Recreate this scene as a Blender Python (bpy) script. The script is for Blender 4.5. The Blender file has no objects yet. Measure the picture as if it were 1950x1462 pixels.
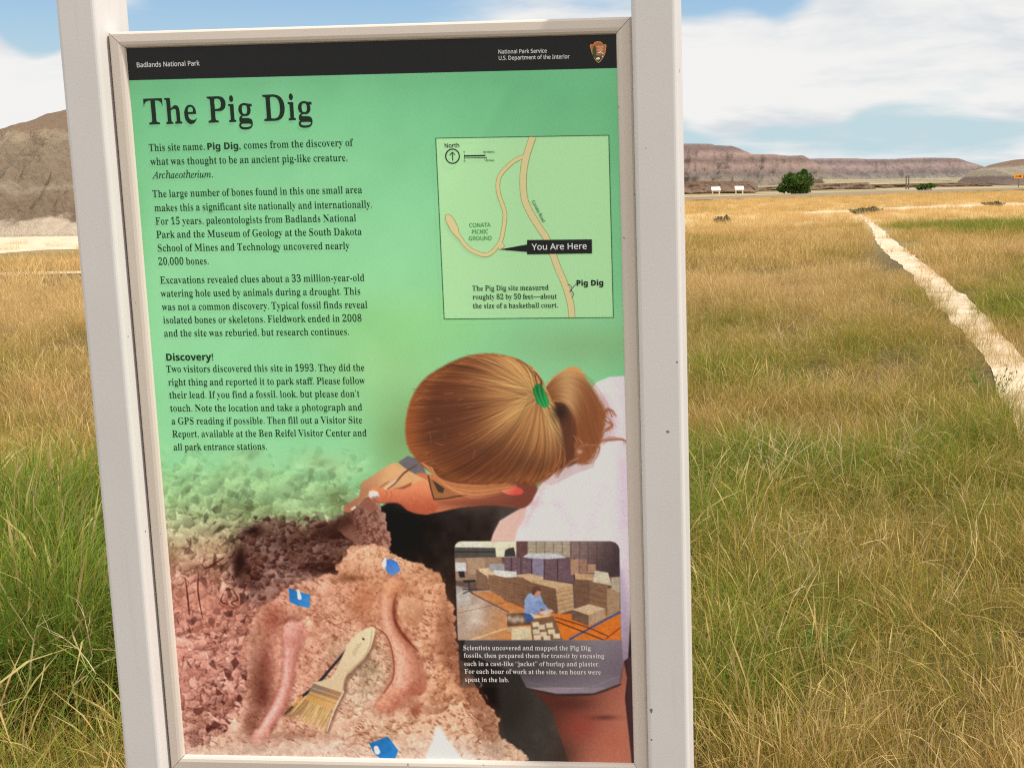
import bpy, bmesh, math, random
import numpy as np
from mathutils import Matrix, Vector

random.seed(7)
RNG = np.random.default_rng(7)
SC = bpy.context.scene
COL = SC.collection
R = math.radians

# ------------------------------------------------------------------ camera
EYE = 1.6                                   # eye height above the prairie
CAM_POS = Vector((0.4954, -1.5522, EYE))
HC = EYE - 0.2825                           # height of the middle of the sign panel
c_right = Vector((0.99653951, 0.08105098, -0.01843205))
c_up = Vector((0.00540186, 0.15813129, 0.98740332))
c_fwd = Vector((-0.08294469, 0.98408599, -0.15714627))
FPX, CX, CY = 2421.2, 1280.2, 739.2         # focal length and principal point for a 1950 x 1462 frame
cam_data = bpy.data.cameras.new('camera')
cam = bpy.data.objects.new('camera', cam_data)
COL.objects.link(cam)
m = Matrix.Identity(4)
for i, v in enumerate((c_right, c_up, -c_fwd)):
    for j in range(3):
        m[j][i] = v[j]
m.translation = CAM_POS
cam.matrix_world = m
cam_data.sensor_width = 36.0
cam_data.lens = 36.0 * FPX / 1950.0
cam_data.shift_x = (975.0 - CX) / 1950.0
cam_data.shift_y = (CY - 731.0) / 1950.0
cam_data.clip_start = 0.05
cam_data.clip_end = 20000.0
SC.camera = cam


def ray(px, py):
    return c_right * ((px - CX) / FPX) + c_up * ((CY - py) / FPX) + c_fwd


def at(px, py, z=0.0):
    """point of the plane at height z seen at a pixel of the photograph"""
    d = ray(px, py)
    return CAM_POS + d * ((z - CAM_POS.z) / d.z)


def at_y(px, py, y):
    """point of the upright plane at distance y seen at a pixel of the photograph"""
    d = ray(px, py)
    return CAM_POS + d * ((y - CAM_POS.y) / d.y)


# ------------------------------------------------------------------ light
SC.view_settings.view_transform = 'Standard'
SC.view_settings.look = 'None'
SC.view_settings.gamma = 1.0
SC.view_settings.exposure = 0.42
SUN_EL, SUN_AZ = R(58), R(97)               # azimuth measured from +Y towards +X
SUN_DIR = Vector((math.sin(SUN_AZ) * math.cos(SUN_EL), math.cos(SUN_AZ) * math.cos(SUN_EL), math.sin(SUN_EL)))
sun_data = bpy.data.lights.new('sun', 'SUN')
sun_data.energy = 3.8
sun_data.angle = R(2.5)
sun_data.color = (1.0, 0.95, 0.87)
sun = bpy.data.objects.new('sun', sun_data)
COL.objects.link(sun)
sun.rotation_euler = SUN_DIR.to_track_quat('Z', 'Y').to_euler()

world = bpy.data.worlds.new('World')
SC.world = world
world.use_nodes = True


class NT:
    """short node-tree writer"""
    def __init__(self, tree):
        self.t = tree
        tree.nodes.clear()

    def n(self, kind, ins=None, **props):
        nd = self.t.nodes.new(kind)
        for k, v in props.items():
            setattr(nd, k, v)
        for k, v in (ins or {}).items():
            if isinstance(v, bpy.types.NodeSocket):
                self.t.links.new(v, nd.inputs[k])
            else:
                nd.inputs[k].default_value = v
        return nd

    def math(self, op, a, b=0.0, c=0.0, clamp=False):
        return self.n('ShaderNodeMath', {0: a, 1: b, 2: c}, operation=op, use_clamp=clamp).outputs[0]

    def vmath(self, op, a, b=(0, 0, 0)):
        return self.n('ShaderNodeVectorMath', {0: a, 1: b}, operation=op)

    def step(self, v, lo, hi, to0=0.0, to1=1.0):
        return self.n('ShaderNodeMapRange', {0: v, 1: lo, 2: hi, 3: to0, 4: to1}, interpolation_type='SMOOTHSTEP').outputs[0]

    def mix(self, f, a, b, mode='MIX'):
        nd = self.n('ShaderNodeMix', {0: f}, data_type='RGBA', blend_type=mode)
        for k, v in ((6, a), (7, b)):
            if isinstance(v, bpy.types.NodeSocket):
                self.t.links.new(v, nd.inputs[k])
            else:
                nd.inputs[k].default_value = tuple(v) + ((1,) if len(v) == 3 else ())
        return nd.outputs[2]

    def noise(self, vec, scale, detail=5.0, rough=0.55, dist=0.0):
        return self.n('ShaderNodeTexNoise', {'Vector': vec, 'Scale': scale, 'Detail': detail, 'Roughness': rough, 'Distortion': dist}).outputs[0]

    def ramp(self, f, stops):
        nd = self.n('ShaderNodeValToRGB', {0: f})
        e = nd.color_ramp.elements
        while len(e) < len(stops):
            e.new(0.5)
        for el, (p, c) in zip(e, stops):
            el.position = p
            el.color = tuple(c) + (1,)
        return nd.outputs[0]


def build_sky():
    w = NT(world.node_tree)
    sky = w.n('ShaderNodeTexSky', sky_type='NISHITA', sun_disc=False, sun_elevation=SUN_EL, sun_rotation=SUN_AZ,
              air_density=1.0, dust_density=0.6, ozone_density=1.2)
    geo = w.n('ShaderNodeTexCoord').outputs['Generated']
    sep = w.n('ShaderNodeSeparateXYZ', {0: geo})
    x, y, z = sep.outputs
    # clouds lie on a flat layer overhead: project the view direction on it
    zz = w.math('MAXIMUM', w.math('ADD', z, 0.16), 0.05)
    p = w.n('ShaderNodeCombineXYZ', {0: w.math('DIVIDE', x, zz), 1: w.math('DIVIDE', y, zz), 2: 3.7}).outputs[0]
    big = w.noise(p, 0.55, 3.0, 0.5, 0.4)
    mid = w.noise(p, 1.9, 7.0, 0.58, 0.6)
    cover = w.math('ADD', w.math('MULTIPLY', big, 0.75), w.math('MULTIPLY', mid, 0.45))
    # direction masks: clear gaps of blue and one heavy bank of cloud
    def blob(d, size):
        d = Vector(d).normalized()
        dot = w.vmath('DOT_PRODUCT', w.vmath('NORMALIZE', geo).outputs[0], tuple(d)).outputs['Value']
        return w.step(dot, math.cos(size), 1.0)
    adj = 0.0
    for (px, py, size, amt) in SKY_GAPS:
        adj = w.math('ADD', w.math('MULTIPLY', blob(ray(px, py), R(size)), amt), adj)
    cover = w.math('ADD', cover, adj)
    cover = w.math('ADD', cover, w.step(y, 0.2, -0.6, 0.0, 0.10))
    f = w.step(cover, 0.43, 0.64)
    shade = w.noise(p, 1.1, 5.0, 0.6, 0.3)
    ccol = w.mix(w.step(shade, 0.34, 0.56), (5.9, 6.3, 6.7), (7.9, 7.85, 7.7))
    low = w.step(z, 0.05, 0.17)
    blue = w.mix(0.55, sky.outputs[0], (2.2, 4.6, 7.6))
    hazy = w.mix(low, (4.7, 6.1, 6.6), blue)
    col = w.mix(f, hazy, ccol)
    # unseen sky behind the camera, brightened to light the front of the sign
    col = w.mix(w.step(y, 0.1, -0.7), col, (1.75, 1.72, 1.68), 'MULTIPLY')
    bg = w.n('ShaderNodeBackground', {'Color': col, 'Strength': 0.085})
    out = w.n('ShaderNodeOutputWorld', {'Surface': bg.outputs[0]})


SKY_GAPS = [  # (photo pixel looked at, angular radius in degrees, change of cloud cover)
    (600, 0, 9, -0.16), (1420, -10, 4.2, -0.42), (1370, 140, 3.6, 0.34), (1750, 120, 10, 0.16), (50, 2, 3, -0.3), (60, 60, 1.5, -0.2), (30, 170, 5, 0.25),
    (1400, 245, 5, -0.36), (1750, 290, 6, -0.24), (1450, 150, 5, 0.24),
]
build_sky()
SC.cycles.use_denoising = False
SC.cycles.filter_width = 1.15
SC.cycles.max_bounces = 6


# ------------------------------------------------------------------ helpers
def link(ob, parent=None):
    COL.objects.link(ob)
    if parent is not None:
        ob.parent = parent
    return ob


def tag(o, label=None, cat=None, group=None, kind=None):
    for k, v in (('label', label), ('category', cat), ('group', group), ('kind', kind)):
        if v:
            o[k] = v
    return o


def empty(name, loc, rz=0.0):
    o = bpy.data.objects.new(name, None)
    o.empty_display_size = 0.2
    COL.objects.link(o)
    o.location = loc
    o.rotation_euler = (0, 0, rz)
    return o


def obj(name, verts, faces, mats, parent=None, smooth=False, fmat=None):
    me = bpy.data.meshes.new(name)
    me.from_pydata([tuple(v) for v in verts], [], faces)
    for mm in (mats if isinstance(mats, (list, tuple)) else [mats]):
        me.materials.append(mm)
    if fmat is not None:
        me.polygons.foreach_set('material_index', np.asarray(fmat, dtype=np.int32))
    if smooth:
        me.polygons.foreach_set('use_smooth', np.ones(len(me.polygons), dtype=bool))
    me.update()
    o = bpy.data.objects.new(name, me)
    return link(o, parent)


class MB:
    """collects shapes for ONE mesh object"""
    def __init__(self):
        self.v, self.f, self.m = [], [], []

    def add(self, verts, faces, mi=0):
        k = len(self.v)
        self.v += [tuple(p) for p in verts]
        self.f += [tuple(i + k for i in f) for f in faces]
        self.m += [mi] * len(faces)

    def box(self, lo, hi, mi=0, M=None):
        (x0, y0, z0), (x1, y1, z1) = lo, hi
        v = [Vector(p) for p in ((x0, y0, z0), (x1, y0, z0), (x1, y1, z0), (x0, y1, z0), (x0, y0, z1), (x1, y0, z1), (x1, y1, z1), (x0, y1, z1))]
        if M is not None:
            v = [M @ p for p in v]
        self.add(v, [(0, 3, 2, 1), (4, 5, 6, 7), (0, 1, 5, 4), (1, 2, 6, 5), (2, 3, 7, 6), (3, 0, 4, 7)], mi)

    def tube(self, pts, rad, n=6, mi=0, caps=True):
        pts = [Vector(p) for p in pts]
        rs = rad if isinstance(rad, (list, tuple)) else [rad] * len(pts)
        base = []
        for i, p in enumerate(pts):
            t = (pts[min(i + 1, len(pts) - 1)] - pts[max(i - 1, 0)]).normalized()
            a = t.cross(Vector((0.31, 0.77, 0.2) if abs(t.z) > 0.8 else (0, 0, 1))).normalized()
            b = t.cross(a)
            base += [p + (a * math.cos(2 * math.pi * k / n) + b * math.sin(2 * math.pi * k / n)) * rs[i] for k in range(n)]
        fs = []
        for i in range(len(pts) - 1):
            for k in range(n):
                fs.append((i * n + k, i * n + (k + 1) % n, (i + 1) * n + (k + 1) % n, (i + 1) * n + k))
        if caps:
            fs.append(tuple(range(n))[::-1])
            fs.append(tuple((len(pts) - 1) * n + k for k in range(n)))
        self.add(base, fs, mi)

    def build(self, name, mats, parent=None, smooth=False):
        return obj(name, self.v, self.f, mats, parent, smooth, self.m)


def bevel(o, w, seg=3):
    md = o.modifiers.new('bevel', 'BEVEL')
    md.width = w
    md.segments = seg
    md.limit_method = 'ANGLE'
    md.harden_normals = False
    return o


def material(name, color, rough=0.8, spec=0.3, build=None):
    mt = bpy.data.materials.new(name)
    mt.use_nodes = True
    t = NT(mt.node_tree)
    b = t.n('ShaderNodeBsdfPrincipled', {'Roughness': rough, 'Specular IOR Level': spec})
    t.n('ShaderNodeOutputMaterial', {0: b.outputs[0]})
    pos = t.n('ShaderNodeNewGeometry').outputs['Position']
    if build:
        c = build(t, pos, b)
    else:
        nz = t.noise(pos, 6.0, 6.0)
        c = t.mix(t.step(nz, 0.3, 0.7), [v * 0.9 for v in color], [min(1, v * 1.06) for v in color])
    if isinstance(c, bpy.types.NodeSocket):
        t.t.links.new(c, b.inputs['Base Color'])
    elif c is not None:
        b.inputs['Base Color'].default_value = tuple(c) + (1,)
    return mt


def lin(c):
    c = np.asarray(c, dtype=float) / 255.0
    return np.where(c <= 0.04045, c / 12.92, ((c + 0.055) / 1.055) ** 2.4)


# value noise for terrain and for the printed artwork
def vnoise(x, y, seed=0):
    xi, yi = np.floor(x).astype(np.int64), np.floor(y).astype(np.int64)
    fx, fy = x - xi, y - yi
    fx, fy = fx * fx * (3 - 2 * fx), fy * fy * (3 - 2 * fy)

    def h(a, b):
        n = (a * 374761393 + b * 668265263 + seed * 1442695041) & 0xFFFFFFFF
        n = ((n ^ (n >> 13)) * 1274126177) & 0xFFFFFFFF
        return ((n ^ (n >> 16)) & 0xFFFF) / 65535.0
    return (h(xi, yi) * (1 - fx) + h(xi + 1, yi) * fx) * (1 - fy) + (h(xi, yi + 1) * (1 - fx) + h(xi + 1, yi + 1) * fx) * fy


def fbm(x, y, octv=5, seed=0, gain=0.5):
    s, a, t = 0.0, 1.0, 0.0
    for i in range(octv):
        s = s + a * vnoise(x, y, seed + i * 17)
        t += a
        a *= gain
        x, y = x * 2.03 + 5.1, y * 2.03 + 1.7
    return s / t


def worley(x, y, seed=0):
    """distances to the nearest and second cell point, a random value per cell, offset inside the cell"""
    xi, yi = np.floor(x).astype(np.int64), np.floor(y).astype(np.int64)
    f1 = np.full(x.shape, 9.0)
    f2 = np.full(x.shape, 9.0)
    rid = np.zeros(x.shape)
    ox, oy = np.zeros(x.shape), np.zeros(x.shape)

    def h(a, b, s):
        n = (a * 374761393 + b * 668265263 + (seed + s) * 1442695041) & 0xFFFFFFFF
        n = ((n ^ (n >> 13)) * 1274126177) & 0xFFFFFFFF
        return ((n ^ (n >> 16)) & 0xFFFF) / 65535.0
    for dx in (-1, 0, 1):
        for dy in (-1, 0, 1):
            cx, cy = xi + dx, yi + dy
            px, py = cx + h(cx, cy, 1), cy + h(cx, cy, 2)
            d = np.hypot(x - px, y - py)
            nearer = d < f1
            f2 = np.where(nearer, f1, np.minimum(f2, d))
            rid = np.where(nearer, h(cx, cy, 3), rid)
            ox, oy = np.where(nearer, x - px, ox), np.where(nearer, y - py, oy)
            f1 = np.where(nearer, d, f1)
    return f1, f2, rid, ox, oy
# ------------------------------------------------------------------ the artwork printed on the sign panel
# Shapes traced at image pixels, drawn on a canvas that lies in the panel's own plane (PW x PH metres), then baked to the panel's vertex colours.
PW, PH = 0.610, 0.925
PANEL_Y = 0.004                              # depth of the printed face behind the front of the frame
AW, AH = 760, 1152


def on_panel(x, y):
    """metres from the panel's upper left corner of the print detail seen at x, y in the photograph"""
    p = at_y(x, y, PANEL_Y)
    return (p.x + PW / 2, HC + PH / 2 - p.z)


def cv(pts):
    return np.array([(a / PW * AW, b / PH * AH) for a, b in (on_panel(x, y) for x, y in pts)])


gy, gx = np.mgrid[0:AH, 0:AW].astype(float)
# photograph coordinates of every canvas point, so that tints can be given where they are seen
_w = np.stack([(gx + 0.5) / AW * PW - PW / 2 - CAM_POS.x, np.full(gx.shape, PANEL_Y - CAM_POS.y), HC + PH / 2 - (gy + 0.5) / AH * PH - CAM_POS.z], -1)
_q = _w @ np.array([c_right, c_up, c_fwd]).T
QX, QY = CX + FPX * _q[..., 0] / _q[..., 2], CY - FPX * _q[..., 1] / _q[..., 2]
ART = np.zeros((AH, AW, 3))


def sm(v, a, b):
    t = np.clip((v - a) / (b - a), 0, 1)
    return t * t * (3 - 2 * t)


def catmull(p, closed=True, n=6):
    p = np.asarray(p, float)
    m = len(p)
    out = []
    for i in range(m if closed else m - 1):
        g = (lambda k: p[k % m]) if closed else (lambda k: p[min(max(k, 0), m - 1)])
        a, b, c, d = g(i - 1), g(i), g(i + 1), g(i + 2)
        for t in np.arange(n) / n:
            out.append(0.5 * (2 * b + (c - a) * t + (2 * a - 5 * b + 4 * c - d) * t * t + (3 * b - a - 3 * c + d) * t ** 3))
    if not closed:
        out.append(p[-1])
    return np.array(out)


def paint(sl, mask, col):
    c = np.asarray(col, float)
    ART[sl] = ART[sl] * (1 - mask[..., None]) + c * mask[..., None]


def mask_poly(pts, soft=1.2, smooth=False, rough=0.0, rs=6.0, seed=3):
    p = cv(pts)
    if smooth:
        p = catmull(p)
    pad = soft + 2 + rough
    x0, y0 = np.floor(p.min(0) - pad).astype(int)
    x1, y1 = np.ceil(p.max(0) + pad).astype(int)
    x0, y0, x1, y1 = max(x0, 0), max(y0, 0), min(x1, AW), min(y1, AH)
    if x1 <= x0 or y1 <= y0:
        return None, None
    sl = (slice(y0, y1), slice(x0, x1))
    X, Y = gx[sl] + 0.5, gy[sl] + 0.5
    if rough:
        X = X + (fbm(X / rs, Y / rs, 4, seed) - 0.5) * 2 * rough
        Y = Y + (fbm(X / rs + 40, Y / rs, 4, seed + 5) - 0.5) * 2 * rough
    d = np.full(X.shape, 1e9)
    ins = np.zeros(X.shape, bool)
    for (ax, ay), (bx, by) in zip(p, np.roll(p, -1, 0)):
        ex, ey = bx - ax, by - ay
        t = np.clip(((X - ax) * ex + (Y - ay) * ey) / (ex * ex + ey * ey + 1e-9), 0, 1)
        d = np.minimum(d, (X - ax - t * ex) ** 2 + (Y - ay - t * ey) ** 2)
        ins ^= ((ay > Y) != (by > Y)) & (X < (bx - ax) * (Y - ay) / (by - ay + 1e-12) + ax)
    d = np.sqrt(d) * np.where(ins, -1, 1)
    return sl, np.clip(0.5 - d / soft, 0, 1)


def fill(pts, col, a=1.0, soft=1.2, smooth=False, grain=0.0, gs=5.0, **k):
    sl, mk = mask_poly(pts, soft, smooth, **k)
    if sl is None:
        return
    c = np.asarray(col(QX[sl], QY[sl]) if callable(col) else col, float)
    if grain:
        c = c + ((fbm(gx[sl] / gs, gy[sl] / gs, 4, 91) - 0.5) * 2 * grain)[..., None]
    paint(sl, mk * a, np.clip(c, 0, 255))


def grad(p0, c0, p1, c1):
    (xa, ya), (xb, yb) = p0, p1

    def f(x, y):
        t = sm(((x - xa) * (xb - xa) + (y - ya) * (yb - ya)) / ((xb - xa) ** 2 + (yb - ya) ** 2), 0, 1)[..., None]
        return np.asarray(c0, float) * (1 - t) + np.asarray(c1, float) * t
    return f


def stroke(pts, w, col, a=1.0, soft=1.0, smooth=True):
    p = cv(pts)
    w = np.asarray(w if np.ndim(w) else [w] * len(pts), float) * 0.79
    q = np.c_[p, w]
    if smooth and len(q) > 2:
        q = catmull(q, False)
    r = q[:, 2].max() / 2 + soft + 1
    x0, y0 = np.floor(q[:, :2].min(0) - r).astype(int)
    x1, y1 = np.ceil(q[:, :2].max(0) + r).astype(int)
    x0, y0, x1, y1 = max(x0, 0), max(y0, 0), min(x1, AW), min(y1, AH)
    if x1 <= x0 or y1 <= y0:
        return
    sl = (slice(y0, y1), slice(x0, x1))
    X, Y = gx[sl] + 0.5, gy[sl] + 0.5
    d = np.full(X.shape, 1e9)
    for A, B in zip(q[:-1], q[1:]):
        ex, ey = B[0] - A[0], B[1] - A[1]
        t = np.clip(((X - A[0]) * ex + (Y - A[1]) * ey) / (ex * ex + ey * ey + 1e-9), 0, 1)
        d = np.minimum(d, np.hypot(X - A[0] - t * ex, Y - A[1] - t * ey) - (A[2] + (B[2] - A[2]) * t) / 2)
    mk = np.clip(0.5 - d / soft, 0, 1) * a
    c = col(QX[sl], QY[sl]) if callable(col) else col
    paint(sl, mk, c)


def glow(x, y, rx, ry, col, a, rot=0.0):
    """soft airbrushed patch of ink"""
    c, s = math.cos(R(rot)), math.sin(R(rot))
    u, v = (QX - x) * c + (QY - y) * s, -(QX - x) * s + (QY - y) * c
    mk = np.exp(-((u / rx) ** 2 + (v / ry) ** 2)) * a
    ART[...] = ART * (1 - mk[..., None]) + np.asarray(col, float) * mk[..., None]


def strands(paths, cols, alpha, width=1.0):
    """fine hair lines: paths (n, k, 2) in canvas points, cols (n, k, 3)"""
    acc = np.zeros((AH, AW, 3))
    wt = np.zeros((AH, AW))
    x, y = paths[..., 0].ravel() - 0.5, paths[..., 1].ravel() - 0.5
    c = cols.reshape(-1, 3)
    xi, yi = np.floor(x).astype(int), np.floor(y).astype(int)
    fx, fy = x - xi, y - yi
    for dx in (0, 1):
        for dy in (0, 1):
            u, v = xi + dx, yi + dy
            g = (fx if dx else 1 - fx) * (fy if dy else 1 - fy)
            ok = (u >= 0) & (u < AW) & (v >= 0) & (v < AH)
            np.add.at(wt, (v[ok], u[ok]), g[ok])
            np.add.at(acc, (v[ok], u[ok]), c[ok] * g[ok, None])
    mk = 1 - np.exp(-wt * alpha)
    mean = acc / np.maximum(wt, 1e-6)[..., None]
    ART[...] = ART * (1 - mk[..., None]) + mean * mk[..., None]


def rock_shade(sx, sy, seed, warp=0.5, light=(-0.5, -0.8)):
    """crumbly clay: tilted chips with dark gaps; about -1..1"""
    wx = gx / sx + (fbm(gx / sx * 1.3, gy / sy * 1.3, 3, seed + 50) - 0.5) * 2 * warp
    wy = gy / sy + (fbm(gx / sx * 1.3 + 9, gy / sy * 1.3, 3, seed + 60) - 0.5) * 2 * warp
    f1, f2, rid, ox, oy = worley(wx, wy, seed)
    gap = 1 - sm(f2 - f1, 0.02, 0.16)
    ang = rid * 40.0
    tilt = ox * (light[0] + 0.9 * np.cos(ang)) + oy * (light[1] + 0.9 * np.sin(ang))
    return (rid - 0.5) * 0.9 + tilt * 0.9, gap


def draw_print():
    # --- green ground, brighter towards the middle, yellower near the pictures
    top = np.array((106, 179, 131.))
    u = sm(QY, 120, 560)[..., None]
    ART[...] = top * (1 - u) + np.array((136, 202, 150.)) * u
    glow(620, 560, 330, 330, (140, 207, 154), 0.55)
    glow(1120, 170, 260, 120, (94, 171, 119), 0.45)
    glow(1190, 430, 60, 420, (94, 170, 118), 0.4)
    glow(740, 690, 120, 110, (150, 198, 132), 0.7)
    glow(790, 620, 160, 60, (132, 198, 126), 0.6)
    glow(1120, 660, 150, 45, (128, 172, 118), 0.7)
    glow(760, 840, 60, 90, (118, 150, 92), 0.75)
    glow(250, 420, 30, 400, (92, 168, 116), 0.4)
    ART[...] += ((fbm(gx / 60, gy / 60, 3, 4) - 0.5) * 9)[..., None]

    # --- the clay wall of the dig
    big, bgap = rock_shade(46, 40, 11, 0.55)
    med, mgap = rock_shade(20, 17, 23, 0.6)
    sml, sgap = rock_shade(8, 7, 37, 0.7)
    nse = fbm(gx / 5, gy / 5, 4, 3) - 0.5
    soft = fbm(gx / 40, gy / 40, 4, 8) - 0.5
    shade = 0.75 * big + 0.62 * med + 0.34 * sml + 1.0 * soft
    gaps = np.clip(0.30 * bgap * (soft > -0.05) + 0.34 * mgap * (fbm(gx / 30, gy / 30, 3, 77) > 0.46) + 0.22 * sgap * (fbm(gx / 22, gy / 22, 3, 66) > 0.52), 0, 1)
    ys = [820, 900, 960, 1010, 1070, 1150, 1250, 1380, 1470]
    cs = np.array([(140, 204, 146), (146, 198, 142), (152, 184, 130), (166, 164, 128), (186, 152, 126), (196, 142, 122), (196, 140, 122), (192, 144, 126), (182, 152, 140)], float)
    base = np.stack([np.interp(QY + (QX - 320) * -0.02, ys, cs[:, i]) for i in range(3)], -1)
    amp = np.interp(QY, [830, 900, 980, 1060, 1450], [8, 26, 36, 40, 34])
    rock = base + (shade * amp * 1.1 + nse * amp * 0.9)[..., None]
    dark = np.stack([np.interp(QY, [830, 960, 1060, 1450], v) for v in ((118, 100, 84, 96), (158, 120, 56, 54), (110, 76, 50, 48))], -1)
    g = (gaps * np.interp(QY, [830, 930, 1050], [0.25, 0.7, 1.0]))[..., None]
    rock = rock * (1 - g) + dark * g
    # ragged upper edge fading into the green
    edge = np.interp(QX, [300, 400, 520, 600, 660, 720, 760], [850, 845, 855, 850, 862, 880, 905])
    k = sm(QY + (fbm(gx / 26, gy / 26, 4, 15) - 0.5) * 110, edge - 25, edge + 75) * (1 - sm(QX + nse * 20, 700, 730))
    ART[...] = ART * (1 - k[..., None]) + np.clip(rock, 0, 255) * k[..., None]
    # rounded pale boulders above, shadow under them
    for x, y, rx, ry, a in ((440, 935, 45, 32, .55), (360, 1010, 50, 30, .35), (540, 940, 55, 30, .55), (590, 965, 40, 22, .5), (470, 880, 40, 22, .4), (385, 940, 30, 20, .45), (640, 900, 45, 28, .5), (590, 890, 50, 25, .45)):
        glow(x, y - 6, rx, ry, (166, 200, 146), a)
    for x, y, rx, ry, a in ((468, 968, 44, 8, .5), (560, 988, 40, 8, .5), (430, 958, 30, 7, .4), (652, 952, 24, 18, .75), (632, 940, 18, 12, .5), (385, 985, 30, 6, .4), (500, 905, 14, 7, .35), (480, 862, 14, 7, .3), (612, 880, 20, 7, .3), (425, 925, 10, 16, .3)):
        glow(x, y, rx, ry, (96, 104, 66), a)
    for x, y, sx, sy, sd in ((395, 925, 26, 20, 1), (450, 932, 38, 26, 2), (505, 940, 24, 22, 3), (545, 925, 34, 30, 4), (590, 945, 30, 26, 5), (360, 955, 26, 18, 6), (420, 975, 26, 14, 7), (610, 905, 34, 16, 8), (345, 905, 20, 24, 9), (500, 975, 20, 14, 10), (380, 1010, 40, 16, 11), (575, 900, 22, 16, 12)):
        r0 = np.random.default_rng(sd)
        an = np.sort(r0.uniform(0, 6.28, 9))
        pp = [(x + sx * math.cos(a) * r0.uniform(.8, 1.15), y + sy * math.sin(a) * r0.uniform(.8, 1.15)) for a in an]
        b0 = np.array([np.interp(y, ys, cs[:, i]) for i in range(3)])
        fill(pp, grad((x - sx * .4, y - sy), b0 * 1.17, (x + sx * .4, y + sy), b0 * .70), .62, soft=3, rough=4, rs=8, seed=sd, grain=16, gs=6)
    rc = np.random.default_rng(77)
    for k in range(900):
        x, y = rc.uniform(300, 690), 850 + rc.random() ** .8 * 590
        if x < 262 + (y - 100) * 0.0835 or (y > 1110 and x > 500 - (y - 1110) * .1):
            continue
        sz = rc.uniform(3, 13) * (1.25 if y < 1010 else 1)
        an = np.sort(rc.uniform(0, 6.28, 6))
        rot, asp = rc.uniform(0, 3.1), rc.uniform(.45, .9)
        pp = [(x + sz * (math.cos(a) * math.cos(rot) - asp * math.sin(a) * math.sin(rot)), y + sz * (math.cos(a) * math.sin(rot) + asp * math.sin(a) * math.cos(rot))) for a in an]
        b0 = np.array([np.interp(y, ys, cs[:, i]) for i in range(3)])
        d0 = np.array([np.interp(y, [830, 960, 1060, 1450], v) for v in ((108, 84, 78, 92), (150, 98, 52, 50), (104, 66, 46, 46))])
        al = np.interp(y, [850, 940, 1010], [.15, .5, .8])
        if y > 1010:
            b0 = b0 * .94
        if rc.random() < .52:
            fill([(px + sz * .16, py + sz * .22) for px, py in pp], d0, al * .75, soft=1.6)
            fill(pp, grad((x - sz * .6, y - sz), np.minimum(b0 * rc.uniform(1.08, 1.22), 240), (x + sz * .5, y + sz), b0 * rc.uniform(.78, .95)), al, soft=1.2)
        elif rc.random() < .8:
            fill(pp, d0 * rc.uniform(.8, 1.2), al * .85, soft=1.4)
    # brown hollow in the middle of the wall
    hollow = [(470, 1010), (510, 985), (575, 1002), (625, 985), (660, 990), (700, 1010), (745, 1035), (690, 1060), (650, 1085), (600, 1100), (545, 1130), (505, 1160), (470, 1150), (475, 1100), (450, 1060)]
    sl, mk = mask_poly(hollow, 7, True, rough=13, rs=14)
    hr = np.array((104, 74, 66.)) + (shade[sl] * 26 + nse[sl] * 34)[..., None]
    paint(sl, mk * 0.74, np.clip(hr + 14, 20, 255))
    for x, y, rx, ry, a in ((455, 1075, 18, 40, .75), (480, 1110, 22, 18, .55), (620, 1080, 50, 12, .7), (560, 1030, 70, 14, .3), (480, 1010, 22, 12, .6), (650, 1015, 45, 14, .55)):
        glow(x, y, rx, ry, (58, 36, 32), a)
    for x, y, rx, ry, a in ((515, 1045, 16, 26, .45), (530, 1090, 26, 18, .3), (545, 1010, 12, 8, .4), (560, 1065, 16, 8, .2)):
        glow(x, y, rx, ry, (160, 140, 134), a)
    for k in range(330):
        x, y = rc.uniform(455, 740), rc.uniform(985, 1155)
        if y > 1150 - max(0, x - 520) * .36 or (x < 480 and y < 1010):
            continue
        sz = rc.uniform(2.5, 9)
        an = np.sort(rc.uniform(0, 6.28, 6))
        pp = [(x + sz * math.cos(a), y + sz * .75 * math.sin(a)) for a in an]
        b0 = np.array([(128, 92, 80.), (150, 124, 114.), (104, 72, 62.), (118, 80, 68.)][k % 4])
        fill([(px + sz * .15, py + sz * .25) for px, py in pp], (52, 32, 28), .6, soft=1.5)
        fill(pp, grad((x - sz * .5, y - sz), b0 * 1.15, (x + sz * .5, y + sz), b0 * .7), .65, soft=1.2)
    for x, y, rx, ry, a in ((455, 1075, 14, 34, .6), (625, 1085, 50, 10, .6), (480, 1012, 18, 9, .5), (655, 1018, 40, 10, .5), (700, 1045, 30, 12, .4)):
        glow(x, y, rx, ry, (50, 32, 28), a)
    # pink flat faces with long cracks on the left
    for x, y, rx, ry, a, c in ((380, 1130, 34, 40, .5, (206, 140, 118)), (345, 1180, 24, 60, .4, (196, 140, 124)), (400, 1040, 34, 26, .4, (206, 172, 134)), (350, 1040, 30, 30, .35, (198, 176, 140)), (410, 1180, 30, 40, .35, (208, 146, 124)), (380, 1280, 40, 50, .3, (204, 148, 130)), (455, 1225, 22, 16, .4, (214, 160, 138))):
        glow(x, y, rx, ry, c, a)
    rr = np.random.default_rng(5)
    for _ in range(110):
        x, y = rr.uniform(318, 500), rr.uniform(1010, 1440)
        if x < 300 + (y - 850) * 0.09:
            continue
        ang = rr.choice([1.5, 1.6, 0.3, -0.6, 2.4]) + rr.normal(0, .3)
        n = rr.integers(3, 6)
        L = rr.uniform(4, 15)
        pts = [(x, y)]
        for j in range(n):
            ang += rr.normal(0, .5)
            pts.append((pts[-1][0] + math.cos(ang) * L / 2, pts[-1][1] + math.sin(ang) * L / 2))
        stroke(pts, [rr.uniform(1, 4)] + [1.4] * (n - 1) + [0.4], (96, 50, 44), rr.uniform(.3, .75))
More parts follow.
